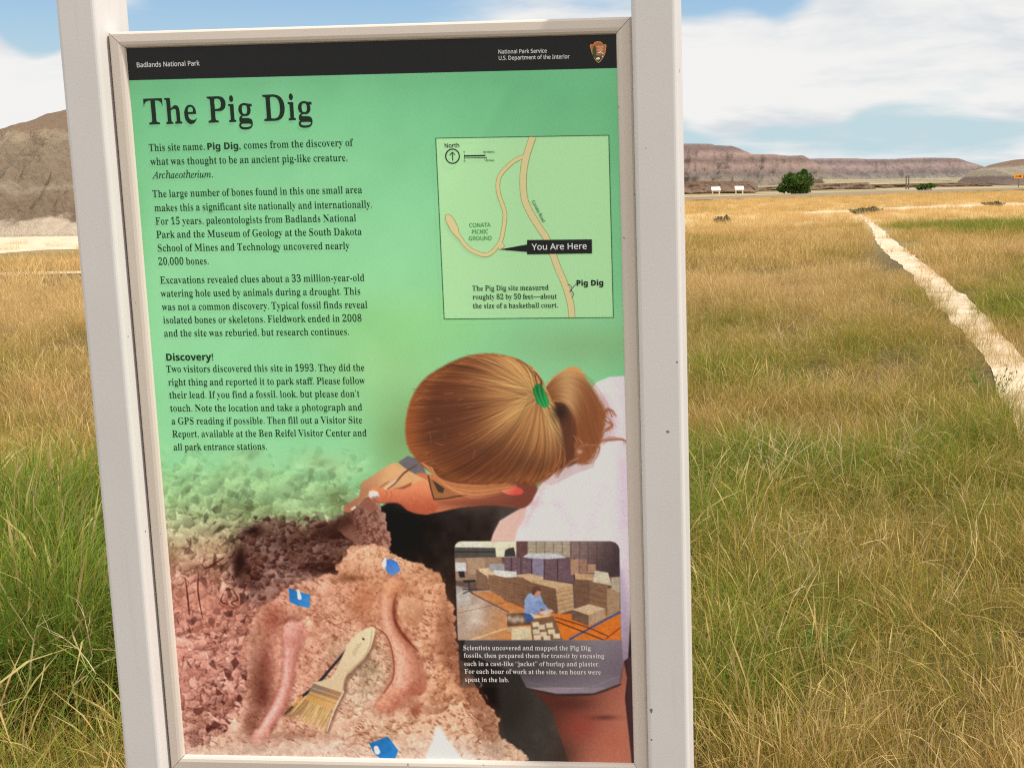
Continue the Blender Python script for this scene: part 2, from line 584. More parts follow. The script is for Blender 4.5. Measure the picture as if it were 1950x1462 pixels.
    for pts in ([(378, 1090), (376, 1120), (380, 1150), (386, 1180)], [(352, 1100), (356, 1130), (360, 1170)], [(385, 1085), (400, 1078), (425, 1062)], [(425, 1130), (420, 1145), (432, 1150)], [(440, 1120), (452, 1140), (440, 1148), (455, 1156)]):
        stroke(pts, [1, 3, 2.5, 1][:len(pts)], (92, 48, 42), .9)
    # dark ground behind the girl and below her
    fill([(724, 965), (742, 955), (1000, 950), (1220, 1040), (1220, 1470), (940, 1470), (780, 1110), (724, 1060)], (36, 32, 30), soft=3)
    fill([(735, 955), (800, 965), (990, 955), (1010, 1000), (1000, 1240), (1000, 1300), (1050, 1340), (1090, 1458), (955, 1458), (930, 1340), (860, 1240), (855, 1150), (840, 1105), (800, 1075), (752, 1045), (738, 1000)],
         grad((740, 980), (30, 32, 30), (900, 1000), (62, 56, 52)), soft=4, grain=9, gs=14)
    glow(960, 1000, 40, 30, (86, 74, 70), .35)
    glow(960, 1340, 60, 90, (34, 30, 27), .85)
    # rough knob of clay under the fingers
    fill([(655, 975), (690, 955), (722, 958), (735, 985), (738, 1010), (744, 1035), (740, 1052), (700, 1050), (670, 1030), (640, 1010)],
         grad((650, 1000), (128, 92, 78), (740, 1000), (168, 128, 112)), soft=2, rough=5, rs=8)
    sl, mk = mask_poly([(652, 975), (722, 960), (745, 1040), (690, 1045)], 6)
    paint(sl, mk * np.clip(0.75 * sgap[sl] + 0.5 * (nse[sl] < -0.05), 0, 1) * 0.8, (86, 52, 44))
    fill([(600, 1010), (640, 985), (668, 975), (672, 1000), (630, 1020), (610, 1030)], (78, 54, 46), .75, soft=14)

    # --- the excavated block with the bones
    mound = [(372, 1458), (385, 1420), (440, 1380), (470, 1300), (468, 1230), (476, 1190), (495, 1160), (520, 1140), (560, 1108), (590, 1108), (620, 1092), (645, 1094), (640, 1075), (660, 1060), (668, 1040), (690, 1036), (715, 1036), (740, 1048), (775, 1068), (800, 1074), (826, 1090), (842, 1098), (846, 1130), (862, 1150), (866, 1190), (872, 1250), (882, 1262), (905, 1300), (922, 1335), (945, 1360), (952, 1400), (962, 1458)]
    sl, mk = mask_poly(mound, 3, True, rough=7, rs=9)
    x, y = QX[sl], QY[sl]
    t = np.clip((x - 450) / 420, 0, 1)[..., None]
    mb = np.array((208, 158, 136.)) * (1 - t) + np.array((204, 154, 118.)) * t
    up_ = np.exp(-((x - 745) / 80) ** 2 - ((y - 1075) / 34) ** 2)[..., None]
    mb = mb * (1 - .7 * up_) + np.array((214, 176, 140.)) * .7 * up_
    mb = mb + ((fbm(x / 34, y / 34, 4, 19) - 0.5) * 46)[..., None] * np.array((1, 1, 1.05))
    v = sm(y, 1290, 1440)[..., None]
    mb = mb * (1 - v * .8) + np.array((206, 176, 152.)) * v * .8
    lightspot = np.exp(-((x - 700) / 75) ** 2 - ((y - 1290) / 90) ** 2)[..., None]
    mb = mb * (1 - .75 * lightspot) + np.array((200, 184, 156.)) * .75 * lightspot
    mb = mb + (shade[sl] * 21 + nse[sl] * 36)[..., None]
    fl = sm(fbm((x + y * .6) / 9, (y - x * .6) / 3.2, 4, 83), .60, .70) * sm(fbm(x / 30, y / 30, 3, 84), .42, .6)
    gm = (np.clip(0.40 * mgap[sl] * (soft[sl] > 0.05) + 0.85 * fl, 0, 1) * 0.8)[..., None]
    mb = mb * (1 - gm) + np.array((132, 78, 58.)) * gm
    paint(sl, mk, np.clip(mb, 0, 255))
    for k in range(420):
        x, y = rc.uniform(470, 960), rc.uniform(1045, 1450)
        if y < 1060 + abs(x - 720) * .45 or x > 815 + (y - 1100) * .42 or (560 < x < 715 and 1190 < y < 1390):
            continue
        sz = rc.uniform(2, 8)
        an = np.sort(rc.uniform(0, 6.28, 6))
        pp = [(x + sz * math.cos(a), y + sz * .7 * math.sin(a)) for a in an]
        b0 = np.array((208, 160, 130.)) if x < 780 else np.array((186, 136, 104.))
        fill([(px + sz * .15, py + sz * .25) for px, py in pp], (136, 84, 62), .55, soft=1.6)
        fill(pp, grad((x - sz * .5, y - sz), b0 * 1.14, (x + sz * .5, y + sz), b0 * .86), .7, soft=1.2)
    fill([(850, 1150), (868, 1190), (874, 1252), (905, 1300), (948, 1362), (958, 1440), (930, 1440), (890, 1340), (850, 1270), (836, 1200)], (128, 84, 62), .5, soft=16)
    # warm hollows round the bones, shadow to their left
    for x, y, rx, ry, a, c in ((520, 1180, 26, 34, .75, (150, 84, 66)), (505, 1260, 18, 40, .75, (126, 66, 56)), (500, 1320, 20, 40, .85, (104, 52, 44)), (478, 1380, 18, 28, .7, (120, 70, 56)), (486, 1290, 14, 80, .45, (110, 80, 60)),
                               (692, 1140, 28, 34, .55, (176, 106, 72)), (752, 1170, 9, 36, .8, (140, 70, 54)), (770, 1218, 14, 22, .65, (142, 74, 58)), (700, 1190, 24, 24, .35, (168, 102, 74)),
                               (765, 1315, 24, 18, .55, (196, 126, 80)), (735, 1345, 28, 14, .6, (166, 88, 76)), (790, 1350, 14, 12, .6, (150, 78, 56)), (560, 1400, 60, 10, .55, (140, 96, 74)), (548, 1352, 10, 20, .6, (120, 82, 56)),
                               (668, 1102, 26, 7, .8, (120, 78, 52)), (845, 1180, 18, 50, .5, (150, 102, 72)), (850, 1240, 26, 20, .5, (146, 92, 72)), (600, 1110, 50, 16, .35, (190, 150, 128)), (620, 1375, 70, 10, .4, (206, 152, 124))):
        glow(x, y, rx, ry, c, a)
    # bones: rounded shafts with knobbed ends
    def bone(mid, w, tones, off):
        w = np.array(w, float)
        for sc, c, a, q in ((1.2, tones[0], .32, 0), (1.0, tones[1], .75, 0), (.74, tones[2], .7, .08), (.45, tones[3], .6, .14), (.18, tones[4], .35, .2)):
            stroke([(x + off * ww * q, y - ww * q * .2) for (x, y), ww in zip(mid, w)], w * sc, c, a, soft=max(2.5, w.mean() * .26))
    T1 = ((112, 56, 48), (176, 112, 100), (208, 152, 140), (228, 182, 172), (242, 212, 204))
    T2 = ((112, 60, 50), (186, 126, 100), (208, 152, 126), (222, 172, 148), (234, 194, 172))
    bone([(560, 1192), (556, 1222), (551, 1260), (546, 1300), (532, 1342), (510, 1378), (492, 1408)], [34, 38, 28, 26, 28, 26, 20], T1, -1)
    fill([(540, 1196), (546, 1184), (560, 1187), (574, 1183), (585, 1196), (582, 1214), (566, 1232), (548, 1232), (538, 1216)], grad((545, 1186), (222, 170, 156), (575, 1230), (190, 128, 114)), .8, soft=4, smooth=True, rough=3, grain=20, gs=5)
    fill([(478, 1404), (492, 1386), (512, 1388), (510, 1408), (494, 1424), (480, 1420)], grad((482, 1390), (216, 168, 150), (505, 1420), (178, 124, 106)), .75, soft=5, smooth=True, rough=3, grain=20, gs=5)
    bone([(752, 1112), (738, 1140), (737, 1175), (748, 1212), (768, 1246), (776, 1280), (764, 1312), (738, 1338)], [40, 28, 24, 30, 50, 66, 60, 34], T2, -1)
    fill([(728, 1116), (742, 1104), (754, 1110), (766, 1106), (772, 1118), (756, 1134), (738, 1138)], grad((735, 1106), (222, 168, 128), (760, 1135), (182, 120, 86)), .8, soft=4, smooth=True, rough=3, grain=18, gs=5)
    fill([(716, 1340), (730, 1322), (752, 1308), (772, 1312), (790, 1290), (810, 1290), (812, 1310), (796, 1322), (776, 1324), (758, 1342), (736, 1356), (718, 1354)], grad((730, 1310), (216, 158, 126), (770, 1352), (172, 104, 84)), .8, soft=4, smooth=True, rough=4, grain=22, gs=6)
    bz = (np.exp(-((QX - 650) / 170) ** 4 - ((QY - 1260) / 150) ** 4))[..., None]
    ART[...] = np.clip(ART + bz * (nse * 26 + soft * 22)[..., None], 0, 255)
    bn = (sm(fbm(gx / 3, gy / 3, 4, 171), .56, .68) * .35)[..., None] * (np.exp(-((QX - 650) / 190) ** 2 - ((QY - 1260) / 130) ** 2))[..., None]
    ART[...] = ART * (1 - bn) + np.array((150, 92, 70.)) * bn
    stroke([(756, 1128), (750, 1150), (752, 1182), (770, 1212), (796, 1240)], [2, 5, 6, 6, 3], (116, 58, 44), .7, soft=3)
    fill([(762, 1145), (785, 1138), (806, 1150), (806, 1172), (792, 1190), (768, 1184), (756, 1166)], grad((760, 1140), (206, 164, 132), (800, 1190), (178, 128, 96)), soft=3, smooth=True, grain=16, rough=3)
    # smooth round face left of the bone and its edge
    stroke([(706, 1190), (735, 1210), (748, 1250), (748, 1290), (730, 1320)], [2, 3, 3, 3, 2], (128, 76, 56), .8, soft=2)
    stroke([(640, 1190), (690, 1170), (676, 1160)], 2, (150, 92, 66), .6)
    for x, y, rx, ry, a in ((700, 1270, 26, 30, .35), (680, 1330, 30, 26, .3), (640, 1240, 20, 20, .25)):
        glow(x, y, rx, ry, (150, 140, 116), a)
    # bright plaster in the lower right, pale ground along the bottom
    fill([(300, 1432), (520, 1412), (660, 1410), (700, 1430), (820, 1400), (960, 1420), (965, 1470), (300, 1470)], (196, 184, 170), .45, soft=18, grain=26, gs=9, rough=8)
    fill([(812, 1440), (826, 1405), (832, 1384), (850, 1405), (880, 1455), (818, 1458)], (216, 226, 222), .9, soft=8, smooth=True)
    fill([(880, 1420), (905, 1440), (915, 1458), (872, 1458)], (206, 198, 186), .7, soft=8)
    # crumbs down the right flank of the block
    for _ in range(150):
        x = rr.uniform(800, 950)
        y = rr.uniform(1240, 1450)
        if abs(x - (840 + (y - 1240) * 0.42)) > 50:
            continue
        s = rr.uniform(2, 6)
        stroke([(x, y), (x + rr.normal(0, s), y + s), (x + rr.normal(0, s), y + s * 2)], [1, 2.5, 1], (122, 72, 54) if rr.random() < .6 else (222, 184, 150), rr.uniform(.3, .8))
    for _ in range(130):
        x, y = rr.uniform(640, 850), rr.uniform(1045, 1130)
        ang = rr.uniform(0.6, 1.4)
        s = rr.uniform(3, 7)
        if y < 1048 + abs(x - 700) * .32:
            continue
        stroke([(x, y), (x - s * math.cos(ang), y + s * math.sin(ang))], [2.2, .8], (140, 84, 56), rr.uniform(.3, .8))
    rz = (sm(QY, 930, 1010) * sm(-QX, -960, -930))[..., None]
    m0 = ART.mean(-1, keepdims=True)
    ART[...] = np.clip(ART + rz * (m0 - 138) * .30 + rz * np.array((-3, -8, -6.)), 0, 255)
    glow(740, 1120, 90, 60, (196, 138, 98), .28)
    glow(560, 1250, 80, 90, (200, 136, 116), .22)
    # --- blue markers with white pins
    fill([(549, 1118), (565, 1126), (590, 1132), (589, 1158), (566, 1153), (551, 1146)], grad((550, 1120), (34, 106, 176), (590, 1155), (58, 128, 196)), soft=1.5, grain=10)
    stroke([(567, 1124), (570, 1138)], [5, 9], (206, 214, 226), 1)
    fill([(734, 1068), (742, 1063), (756, 1070), (763, 1086), (748, 1096), (737, 1090), (732, 1078)], grad((735, 1065), (64, 110, 190), (760, 1090), (78, 128, 196)), soft=1.5, grain=12)
    stroke([(733, 1064), (731, 1076)], [5, 10], (214, 216, 222), 1)
    fill([(702, 1415), (717, 1410), (738, 1402), (758, 1428), (752, 1446), (726, 1446), (712, 1434)], grad((705, 1410), (30, 104, 168), (755, 1440), (38, 118, 190)), soft=1.5, grain=10)
    stroke([(716, 1424), (718, 1431)], [10, 12], (222, 226, 230), 1)
    fill([(716, 1200), (714, 1230), (700, 1256), (664, 1296), (658, 1322), (640, 1362), (626, 1398), (618, 1394), (648, 1320), (660, 1280), (690, 1250)], (92, 58, 44), .55, soft=5)
    # --- flat wooden brush and a slim dark brush
    stroke([(690, 1202), (640, 1260), (602, 1304), (572, 1328)], [4, 5, 7, 6], (40, 38, 48), 1)
    stroke([(686, 1212), (640, 1265)], 1.4, (84, 84, 110), .7)
    stroke([(574, 1326), (560, 1342), (546, 1354)], [5, 4, 1.5], (196, 138, 60), 1)
    stroke([(556, 1346), (541, 1360)], [5, 2], (40, 30, 26), .9)
    fill([(624, 1374), (546, 1356), (556, 1346), (600, 1326)], (96, 70, 48), .5, soft=5)
    fill([(712, 1194), (708, 1226), (694, 1252), (672, 1274), (656, 1292), (652, 1318), (640, 1318), (598, 1302), (597, 1299), (620, 1294), (634, 1284), (646, 1262), (660, 1232), (680, 1206)], grad((640, 1300), (206, 182, 150), (712, 1200), (222, 200, 166)), soft=1.6, smooth=True)
    stroke([(708, 1200), (704, 1228), (690, 1254), (660, 1284), (652, 1316)], [1.5, 2.5, 2.5, 2.5, 1.5], (170, 140, 106), .7)
    stroke([(691, 1216), (692, 1217)], 4.5, (74, 56, 42), 1)
    for q, (xa, ya) in enumerate(((688, 1226), (682, 1228))):
        for j in range(7 if q == 0 else 5):
            x, y = xa - j * 2.2, ya + j * 3.6
            stroke([(x, y), (x - 2.6, y - 1.8)], 1.0, (104, 84, 62), .8)
    fill([(596, 1301), (652, 1319), (645, 1336), (587, 1318)], grad((596, 1301), (128, 108, 92), (650, 1320), (166, 120, 82)), soft=1.5)
    fill([(590, 1316), (645, 1334), (634, 1354), (577, 1333)], grad((590, 1316), (186, 142, 82), (634, 1350), (204, 160, 106)), soft=1.5)
    stroke([(595, 1310), (649, 1328)], 1.6, (206, 180, 150), .7)
    stroke([(588, 1322), (642, 1341)], 1.4, (142, 100, 56), .7)
    for j in range(90):
        t, jit = rr.random(), rr.normal(0, 3)
        x0, y0 = 577 + t * 55, 1331 + t * 21
        x1, y1 = 546 + t * 72 + jit, 1362 + t * 30 + rr.normal(0, 5)
        stroke([(x0, y0), ((x0 + x1) / 2 + jit * .3, (y0 + y1) / 2), (x1, y1)], [2.2, 2, .6], [(176, 138, 82), (206, 172, 114), (150, 112, 66), (222, 190, 136)][j % 4], .7)
    stroke([(654, 1316), (636, 1352), (622, 1392)], [2.5, 3, 2], (232, 214, 204), .8)

    # --- the girl: shirt
    fill([(1190, 716), (1160, 718), (1136, 728), (1122, 745), (1110, 860), (1104, 886), (1060, 905), (1034, 918), (1020, 940), (1003, 962), (975, 978), (952, 992), (940, 1015), (930, 1045), (880, 1240), (990, 1285), (1002, 1309), (1060, 1321), (1130, 1320), (1180, 1302), (1188, 1258), (1196, 1255), (1215, 900)],
         lambda x, y: np.array((228, 218, 226.)) - sm(y, 1040, 1330)[..., None] * np.array((92, 96, 92.)) + sm(x, 1140, 1200)[..., None] * np.array((-6, -14, -6.)), soft=2, grain=4, gs=30)
    fill([(1003, 962), (975, 978), (952, 992), (940, 1015), (928, 1050), (975, 1050), (985, 1010), (1000, 985)], (222, 172, 160), .9, soft=5)
    for pts, w, c, a in (([(1100, 886), (1070, 905), (1060, 915)], 3, (150, 120, 126), .6), ([(1060, 960), (1090, 1000), (1080, 1030)], 22, (206, 196, 208), .5), ([(1150, 930), (1130, 980), (1120, 1025)], 26, (212, 200, 214), .5), ([(1185, 880), (1188, 1000)], 14, (204, 186, 204), .6), ([(1036, 922), (1018, 960), (1000, 1000)], 9, (206, 176, 180), .7), ([(1150, 760), (1165, 800), (1160, 830)], 16, (208, 180, 190), .7), ([(1180, 1090), (1190, 1200)], 10, (150, 140, 168), .6)):
        stroke(pts, w, c, a, soft=14)
    # knee and leg
    fill([(1010, 1312), (1060, 1324), (1130, 1322), (1180, 1304), (1188, 1258), (1194, 1290), (1190, 1330), (1196, 1385), (1202, 1440), (1203, 1458), (1085, 1458), (1066, 1400), (1050, 1352), (1030, 1330)],
         grad((1040, 1330), (82, 40, 33), (1190, 1400), (176, 106, 86)), soft=2.5)
    glow(1105, 1385, 34, 26, (150, 58, 48), .55)
    glow(1160, 1410, 26, 24, (170, 92, 72), .5)
    glow(1090, 1340, 40, 12, (70, 34, 30), .5)
    glow(1150, 1366, 26, 5, (84, 40, 36), .7)
    glow(1070, 1440, 30, 30, (60, 40, 32), .6)
    fill([(1192, 1255), (1215, 1240), (1215, 1458), (1204, 1458), (1200, 1410), (1193, 1340), (1195, 1290)], (70, 40, 46), .9, soft=2)
    stroke([(1004, 1298), (1060, 1309), (1120, 1308), (1178, 1288)], 1.6, (176, 158, 170), .6)
    stroke([(1002, 1310), (1060, 1323), (1130, 1322), (1182, 1303)], 3, (60, 36, 34), .7)
    # grey cuff and forearm behind the hand, face below the hair
    fill([(758, 880), (776, 868), (800, 875), (815, 910), (800, 912), (775, 897)], (104, 98, 104), 1, soft=2, grain=6)
    fill([(800, 900), (870, 915), (960, 915), (1020, 922), (1016, 948), (1003, 964), (985, 968), (940, 962), (880, 966), (830, 976), (800, 975), (790, 920)], grad((820, 930), (190, 112, 76), (1000, 960), (120, 64, 50)), soft=2.5, smooth=True)
    glow(900, 958, 90, 8, (112, 56, 44), .6)
    # hand: back of the hand with long first finger, then thumb and heel of the palm
    fill([(688, 920), (710, 905), (730, 891), (748, 882), (758, 883), (778, 896), (800, 908), (815, 918), (812, 940), (760, 942), (725, 935), (706, 940), (690, 952), (678, 964), (668, 974), (657, 974), (654, 965), (668, 955), (682, 946), (686, 932)],
         grad((670, 970), (160, 104, 80), (760, 890), (208, 160, 112)), soft=2, smooth=True, grain=6)
    fill([(695, 948), (712, 948), (715, 962), (713, 972), (705, 974), (697, 968), (684, 962)], (138, 84, 70), 1, soft=2, smooth=True)
    fill([(704, 932), (716, 927), (740, 931), (766, 930), (784, 922), (802, 914), (815, 922), (826, 950), (835, 962), (826, 975), (800, 979), (776, 972), (758, 958), (730, 958), (712, 955), (702, 946)],
         grad((790, 915), (222, 140, 98), (790, 975), (172, 84, 58)), soft=2, smooth=True, grain=6)
    fill([(762, 928), (776, 922), (784, 918), (782, 925), (768, 931), (750, 931)], (128, 62, 44), .8, soft=2.5)
    fill([(736, 896), (750, 888), (770, 896), (752, 908), (738, 918), (722, 922)], (216, 170, 122), .5, soft=8)
    stroke([(706, 946), (722, 957), (756, 958), (776, 972)], 2.5, (128, 62, 48), .7, soft=2)
    fill([(703, 936), (712, 934), (720, 938), (720, 947), (708, 949), (702, 944)], (222, 206, 200), 1, soft=1.5, smooth=True)
    fill([(706, 946), (720, 944), (720, 950), (710, 950)], (132, 106, 100), .8, soft=1.5)
    stroke([(734, 934), (736, 940), (734, 946)], 1.2, (150, 70, 50), .8)
    stroke([(743, 935), (746, 942), (744, 948)], 1.2, (150, 70, 50), .8)
    fill([(667, 969), (675, 963), (678, 966), (670, 972)], (222, 196, 180), 1, soft=1.5)
    stroke([(740, 917), (726, 926), (722, 930)], [2, 2, 1], (120, 70, 50), .7)
    stroke([(733, 930), (746, 920), (754, 914)], [5, 5, 4], (220, 180, 148), 1)
    stroke([(738, 931), (752, 920), (770, 900), (793, 886)], [2, 2.5, 4, 2.5], (96, 62, 56), .95)
    # ear
    fill([(954, 934), (962, 928), (978, 926), (992, 930), (996, 938), (984, 943), (966, 941)], grad((960, 930), (232, 112, 96), (985, 942), (206, 78, 70)), soft=2, smooth=True)
    glow(985, 953, 14, 8, (120, 60, 48), .6)

    fill([(1030, 918), (1060, 890), (1100, 850), (1136, 852), (1130, 890), (1090, 905), (1050, 925)], (206, 186, 190), 1, soft=2)
    # --- hair
    head = [(1030, 722), (1015, 706), (997, 691), (967, 679), (923, 674), (878, 682), (833, 704), (807, 723), (789, 747), (778, 774), (772, 807), (774, 842), (786, 866), (804, 887), (830, 906), (856, 918), (896, 923), (938, 925), (975, 916), (1006, 924), (1030, 916), (1057, 900), (1088, 876), (1100, 848), (1092, 807), (1080, 774), (1050, 765)]
    fill(head, lambda x, y: np.array((98, 52, 32.)) + np.exp(-((x - 985) / 70) ** 2 - ((y - 740) / 60) ** 2)[..., None] * np.array((66, 50, 32.)) + sm(x, 830, 770)[..., None] * np.array((56, 26, 6.)), soft=4, smooth=True)
    outline = catmull(cv(head[:-1]), False, 12)
    rs = np.random.default_rng(21)
    band = cv([(1026, 748)])[0]
    for layer, (n, alpha) in enumerate(((1500, .5), (1400, .45), (900, .5))):
        i = rs.uniform(0, len(outline) - 1.01, n)
        e = outline[i.astype(int)] * (1 - (i % 1))[:, None] + outline[i.astype(int) + 1] * (i % 1)[:, None]
        e = band + (e - band) * (rs.uniform(.93, 1.012, n) + (rs.random(n) < .06) * rs.uniform(0, .05, n))[:, None]
        b = band + np.c_[rs.normal(0, 2.5, n), rs.normal(0, 10, n)] + (e - band) / np.linalg.norm(e - band, axis=1)[:, None] * 5
        dv = e - b
        L = np.linalg.norm(dv, axis=1)
        nrm = np.c_[-dv[:, 1], dv[:, 0]] / L[:, None]
        up = np.sign(dv[:, 1])                # strands bow away from the middle of the skull
        bow = np.clip(np.abs(dv[:, 1]) / L, 0, 1) * 0.15 + 0.02
        side = np.where(dv[:, 1] < 0, 1, -1) * bow * L * (1 + rs.normal(0, .12, n)) * np.where(dv[:, 0] < 40, 1, -0.6)
        c1 = b + dv * .42 + nrm * side[:, None]
        c2 = b + dv * .78 + nrm * (side * .9 + rs.normal(0, 2, n))[:, None]
        t = np.linspace(0, 1, 420)[None, :, None]
        B, C1, C2, E = b[:, None], c1[:, None], c2[:, None], e[:, None]
        P = B * (1 - t) ** 3 + 3 * C1 * t * (1 - t) ** 2 + 3 * C2 * t * t * (1 - t) + E * t ** 3
        P = P + (np.sin(t * rs.uniform(3, 14, n)[:, None, None] + rs.uniform(0, 6, n)[:, None, None]) * rs.normal(0, 1.0, n)[:, None, None] * np.array((.4, .8)))
        dist = np.hypot(P[..., 0] - band[0], P[..., 1] - band[1])
        r1 = rs.random(n)[:, None]
        hi = np.exp(-((dist - 42) / (40 + 44 * r1)) ** 2) * (0.62 + 0.75 * r1)
        low = (P[..., 1] > band[1] + 20) * np.exp(-((dist - 70) / 50) ** 2) * .55
        hi = np.clip(np.maximum(hi, low * r1 * 1.5), 0, 1)
        edge_t = np.clip((np.linspace(0, 1, 420)[None] - .80) / .2, 0, 1) * np.clip((900 * .79 - P[..., 0]) / 80, .25, 1)
        ang = np.arctan2(dv[:, 1], dv[:, 0])
        lock = fbm(ang * 5 + 20, ang * 0 + layer, 4, 55) - 0.5
        base_c = np.array((112, 60, 35.)) + ((rs.normal(0, .7, n) + lock * 2.6)[:, None, None] * np.array((26, 16, 10.)))
        hi = np.clip(hi * (0.85 + lock * 1.6)[:, None], 0, 1)
        cc = base_c * np.ones((n, 420, 1))
        cc = cc * (1 - hi[..., None]) + np.array((248, 190, 120.)) * hi[..., None]
        cc = cc * (1 - edge_t[..., None] * .7) + np.array((184, 112, 62.)) * edge_t[..., None] * .7
        dk = (rs.random(n) < .22)[:, None, None]
        cc = np.where(dk, cc * .55, cc)
        strands(P, np.clip(cc, 0, 255), alpha * (.12 if layer < 2 else .10))
        if layer == 2:
            pick = rs.random(n) < .28
            strands(np.concatenate([P[pick], P[pick] + .45]), np.clip(np.concatenate([cc[pick] * rs.choice([.66, .85, 1.15, 1.3], pick.sum())[:, None, None]] * 2), 0, 250), .08)
    for x, y, rx, ry, a in ((860, 790, 55, 50, .30), (830, 830, 40, 22, .35), (905, 860, 60, 16, .28), (1075, 830, 16, 50, .4), (1000, 880, 40, 16, .25)):
        glow(x, y, rx, ry, (70, 40, 30), a)
    # stray light hairs
    for _ in range(30):
        x, y = rs.uniform(800, 960), rs.uniform(710, 890)
        a0 = math.atan2(y - 750, x - 1030) + rs.normal(0, .55)
        L = rs.uniform(8, 26)
        stroke([(x, y), (x + math.cos(a0) * L * .5, y + math.sin(a0) * L * .5 + rs.normal(0, 2)), (x + math.cos(a0 + .12) * L, y + math.sin(a0 + .12) * L)], [.6, 1.1, .5], (206, 152, 104), rs.uniform(.2, .55))
    # loose sweep of hair over the cheek, spectacle frame under it
    fill([(815, 908), (826, 951), (872, 945), (846, 926)], (150, 98, 60), .9, soft=2)
    stroke([(815, 906), (820, 930), (826, 951), (850, 949), (875, 944)], 2.6, (60, 36, 26), .9, smooth=False)
    stroke([(872, 945), (915, 938), (950, 930)], [2.2, 1.6, 1.2], (66, 38, 30), .85)
    fill([(823, 914), (846, 930), (843, 939), (834, 937)], (58, 48, 38), .95, soft=1.5)
    for _ in range(70):
        j, q = rs.normal(0, 1), rs.random()
        stroke([(800 + q * 22, 880 + q * 10), (836 + j * 3, 912 + j * 3), (870 + j * 5, 930 + j * 5), (915, 934 + j * 5), (965 + q * 20, 926 + j * 3)], [.8, 1.4, 1.4, 1.2, .5], [(204, 138, 86), (176, 108, 66), (226, 164, 112), (140, 80, 50)][_ % 4], .5)
    fill([(1050, 745), (1082, 760), (1104, 800), (1102, 880), (1080, 890), (1070, 820)], (92, 54, 38), 1, soft=4)
    # ponytail
    tail = [(1040, 735), (1063, 710), (1092, 699), (1110, 708), (1122, 733), (1138, 760), (1154, 784), (1150, 813), (1144, 842), (1132, 862), (1116, 884), (1098, 880), (1094, 850), (1100, 820), (1094, 790), (1078, 768), (1052, 762)]
    fill(tail, grad((1060, 720), (206, 148, 92), (1130, 850), (146, 88, 56)), soft=5, smooth=True, rough=3)
    glow(1066, 785, 15, 17, (44, 30, 26), .9)
    n = 1300
    q = rs.random(n)
    b = cv([(1040, 738)])[0] + (cv([(1052, 762)])[0] - cv([(1040, 738)])[0]) * q[:, None]
    k1 = cv([(1078, 690)])[0] * (1 - q)[:, None] + cv([(1086, 752)])[0] * q[:, None] + rs.normal(0, 4, (n, 2))
    k2 = cv([(1126, 705)])[0] * (1 - q)[:, None] + cv([(1106, 790)])[0] * q[:, None] + rs.normal(0, 5, (n, 2))
    e = cv([(1152, 800)])[0] * (1 - q)[:, None] + cv([(1108, 878)])[0] * q[:, None] + rs.normal(0, 12, (n, 2))
    t = np.linspace(0, 1, 320)[None, :, None]
    P = b[:, None] * (1 - t) ** 3 + 3 * k1[:, None] * t * (1 - t) ** 2 + 3 * k2[:, None] * t * t * (1 - t) + e[:, None] * t ** 3
    tt = t[..., 0]
    hi = np.clip(np.exp(-((tt - .35) / .25) ** 2) * (.35 + .75 * rs.random((n, 1))), 0, 1)[..., None]
    cc = (np.array((140, 80, 46.)) + rs.normal(0, 1, (n, 1, 1)) * np.array((24, 18, 12.))) * (1 - hi) + np.array((234, 188, 130.)) * hi
    cc = np.where((rs.random(n) < .2)[:, None, None], cc * .5, cc)
    strands(P, np.clip(cc, 0, 255), .05)
    for pts in ([(1095, 830), (1110, 850), (1140, 850), (1128, 876), (1112, 884)], [(1145, 840), (1165, 834), (1186, 838), (1192, 846)], [(1150, 790), (1160, 780), (1172, 792)], [(1148, 800), (1166, 810), (1150, 822)], [(1060, 905), (1085, 880), (1100, 870)], [(1050, 900), (1040, 912), (1020, 925)], [(1098, 868), (1104, 852), (1122, 846)]):
        for j in range(7):
            stroke([(x + rs.normal(0, 2.5), y + rs.normal(0, 2.5)) for x, y in pts], [1.6, 2, 1.6, 1, .6][:len(pts)], [(150, 92, 64), (196, 138, 98), (110, 62, 46)][j % 3], .6)
    glow(1104, 860, 5, 4, (222, 200, 196), .6)
    # green hair tie
    fill([(1014, 742), (1018, 734), (1028, 730), (1036, 742), (1046, 764), (1044, 774), (1036, 777), (1022, 768)], grad((1015, 740), (24, 112, 52), (1045, 770), (40, 150, 74)), soft=1.6)
    for k in range(5):
        o = k * 4.2
        stroke([(1018 + o, 737 - o * .25), (1021 + o * .95, 752), (1032 + o * .62, 773 - o * .1)], 1.0, (16, 84, 38) if k % 2 else (84, 190, 116), .8)

    # --- inset photograph of the store room
    def I(x, y):
        return (860 + x / 5.909, 1020 + y / 5.909)

    def ip(*pts):
        return [I(*p) for p in pts]
    frame = ip((30, 140), (42, 100), (70, 72), (110, 62), (1790, 62), (1840, 78), (1872, 110), (1886, 150), (1906, 1172), (68, 1176))
    fill(frame, (96, 74, 70), soft=1.5)
    clip = mask_poly(frame, 1.5)
    keep = ART.copy()

    def boxp(pts, c, **kw):
        fill(ip(*pts), c, **({'soft': 1.2, 'grain': 5} | kw))
    boxp([(30, 60), (450, 60), (450, 140), (30, 140)], (212, 212, 196))
    boxp([(330, 60), (730, 60), (730, 240), (500, 240), (450, 140)], (216, 208, 182))
    boxp([(30, 130), (490, 135), (500, 240), (30, 250)], (74, 70, 66))
    boxp([(30, 172), (480, 175), (480, 190), (30, 188)], (44, 42, 42))
    boxp([(726, 62), (850, 62), (850, 240), (726, 240)], (98, 66, 66))
    boxp([(850, 62), (1330, 62), (1330, 240), (850, 240)], (166, 152, 132))
    boxp([(1330, 62), (1900, 62), (1900, 460), (1330, 460)], grad(I(1330, 100), (132, 108, 104), I(1880, 400), (66, 50, 54)))
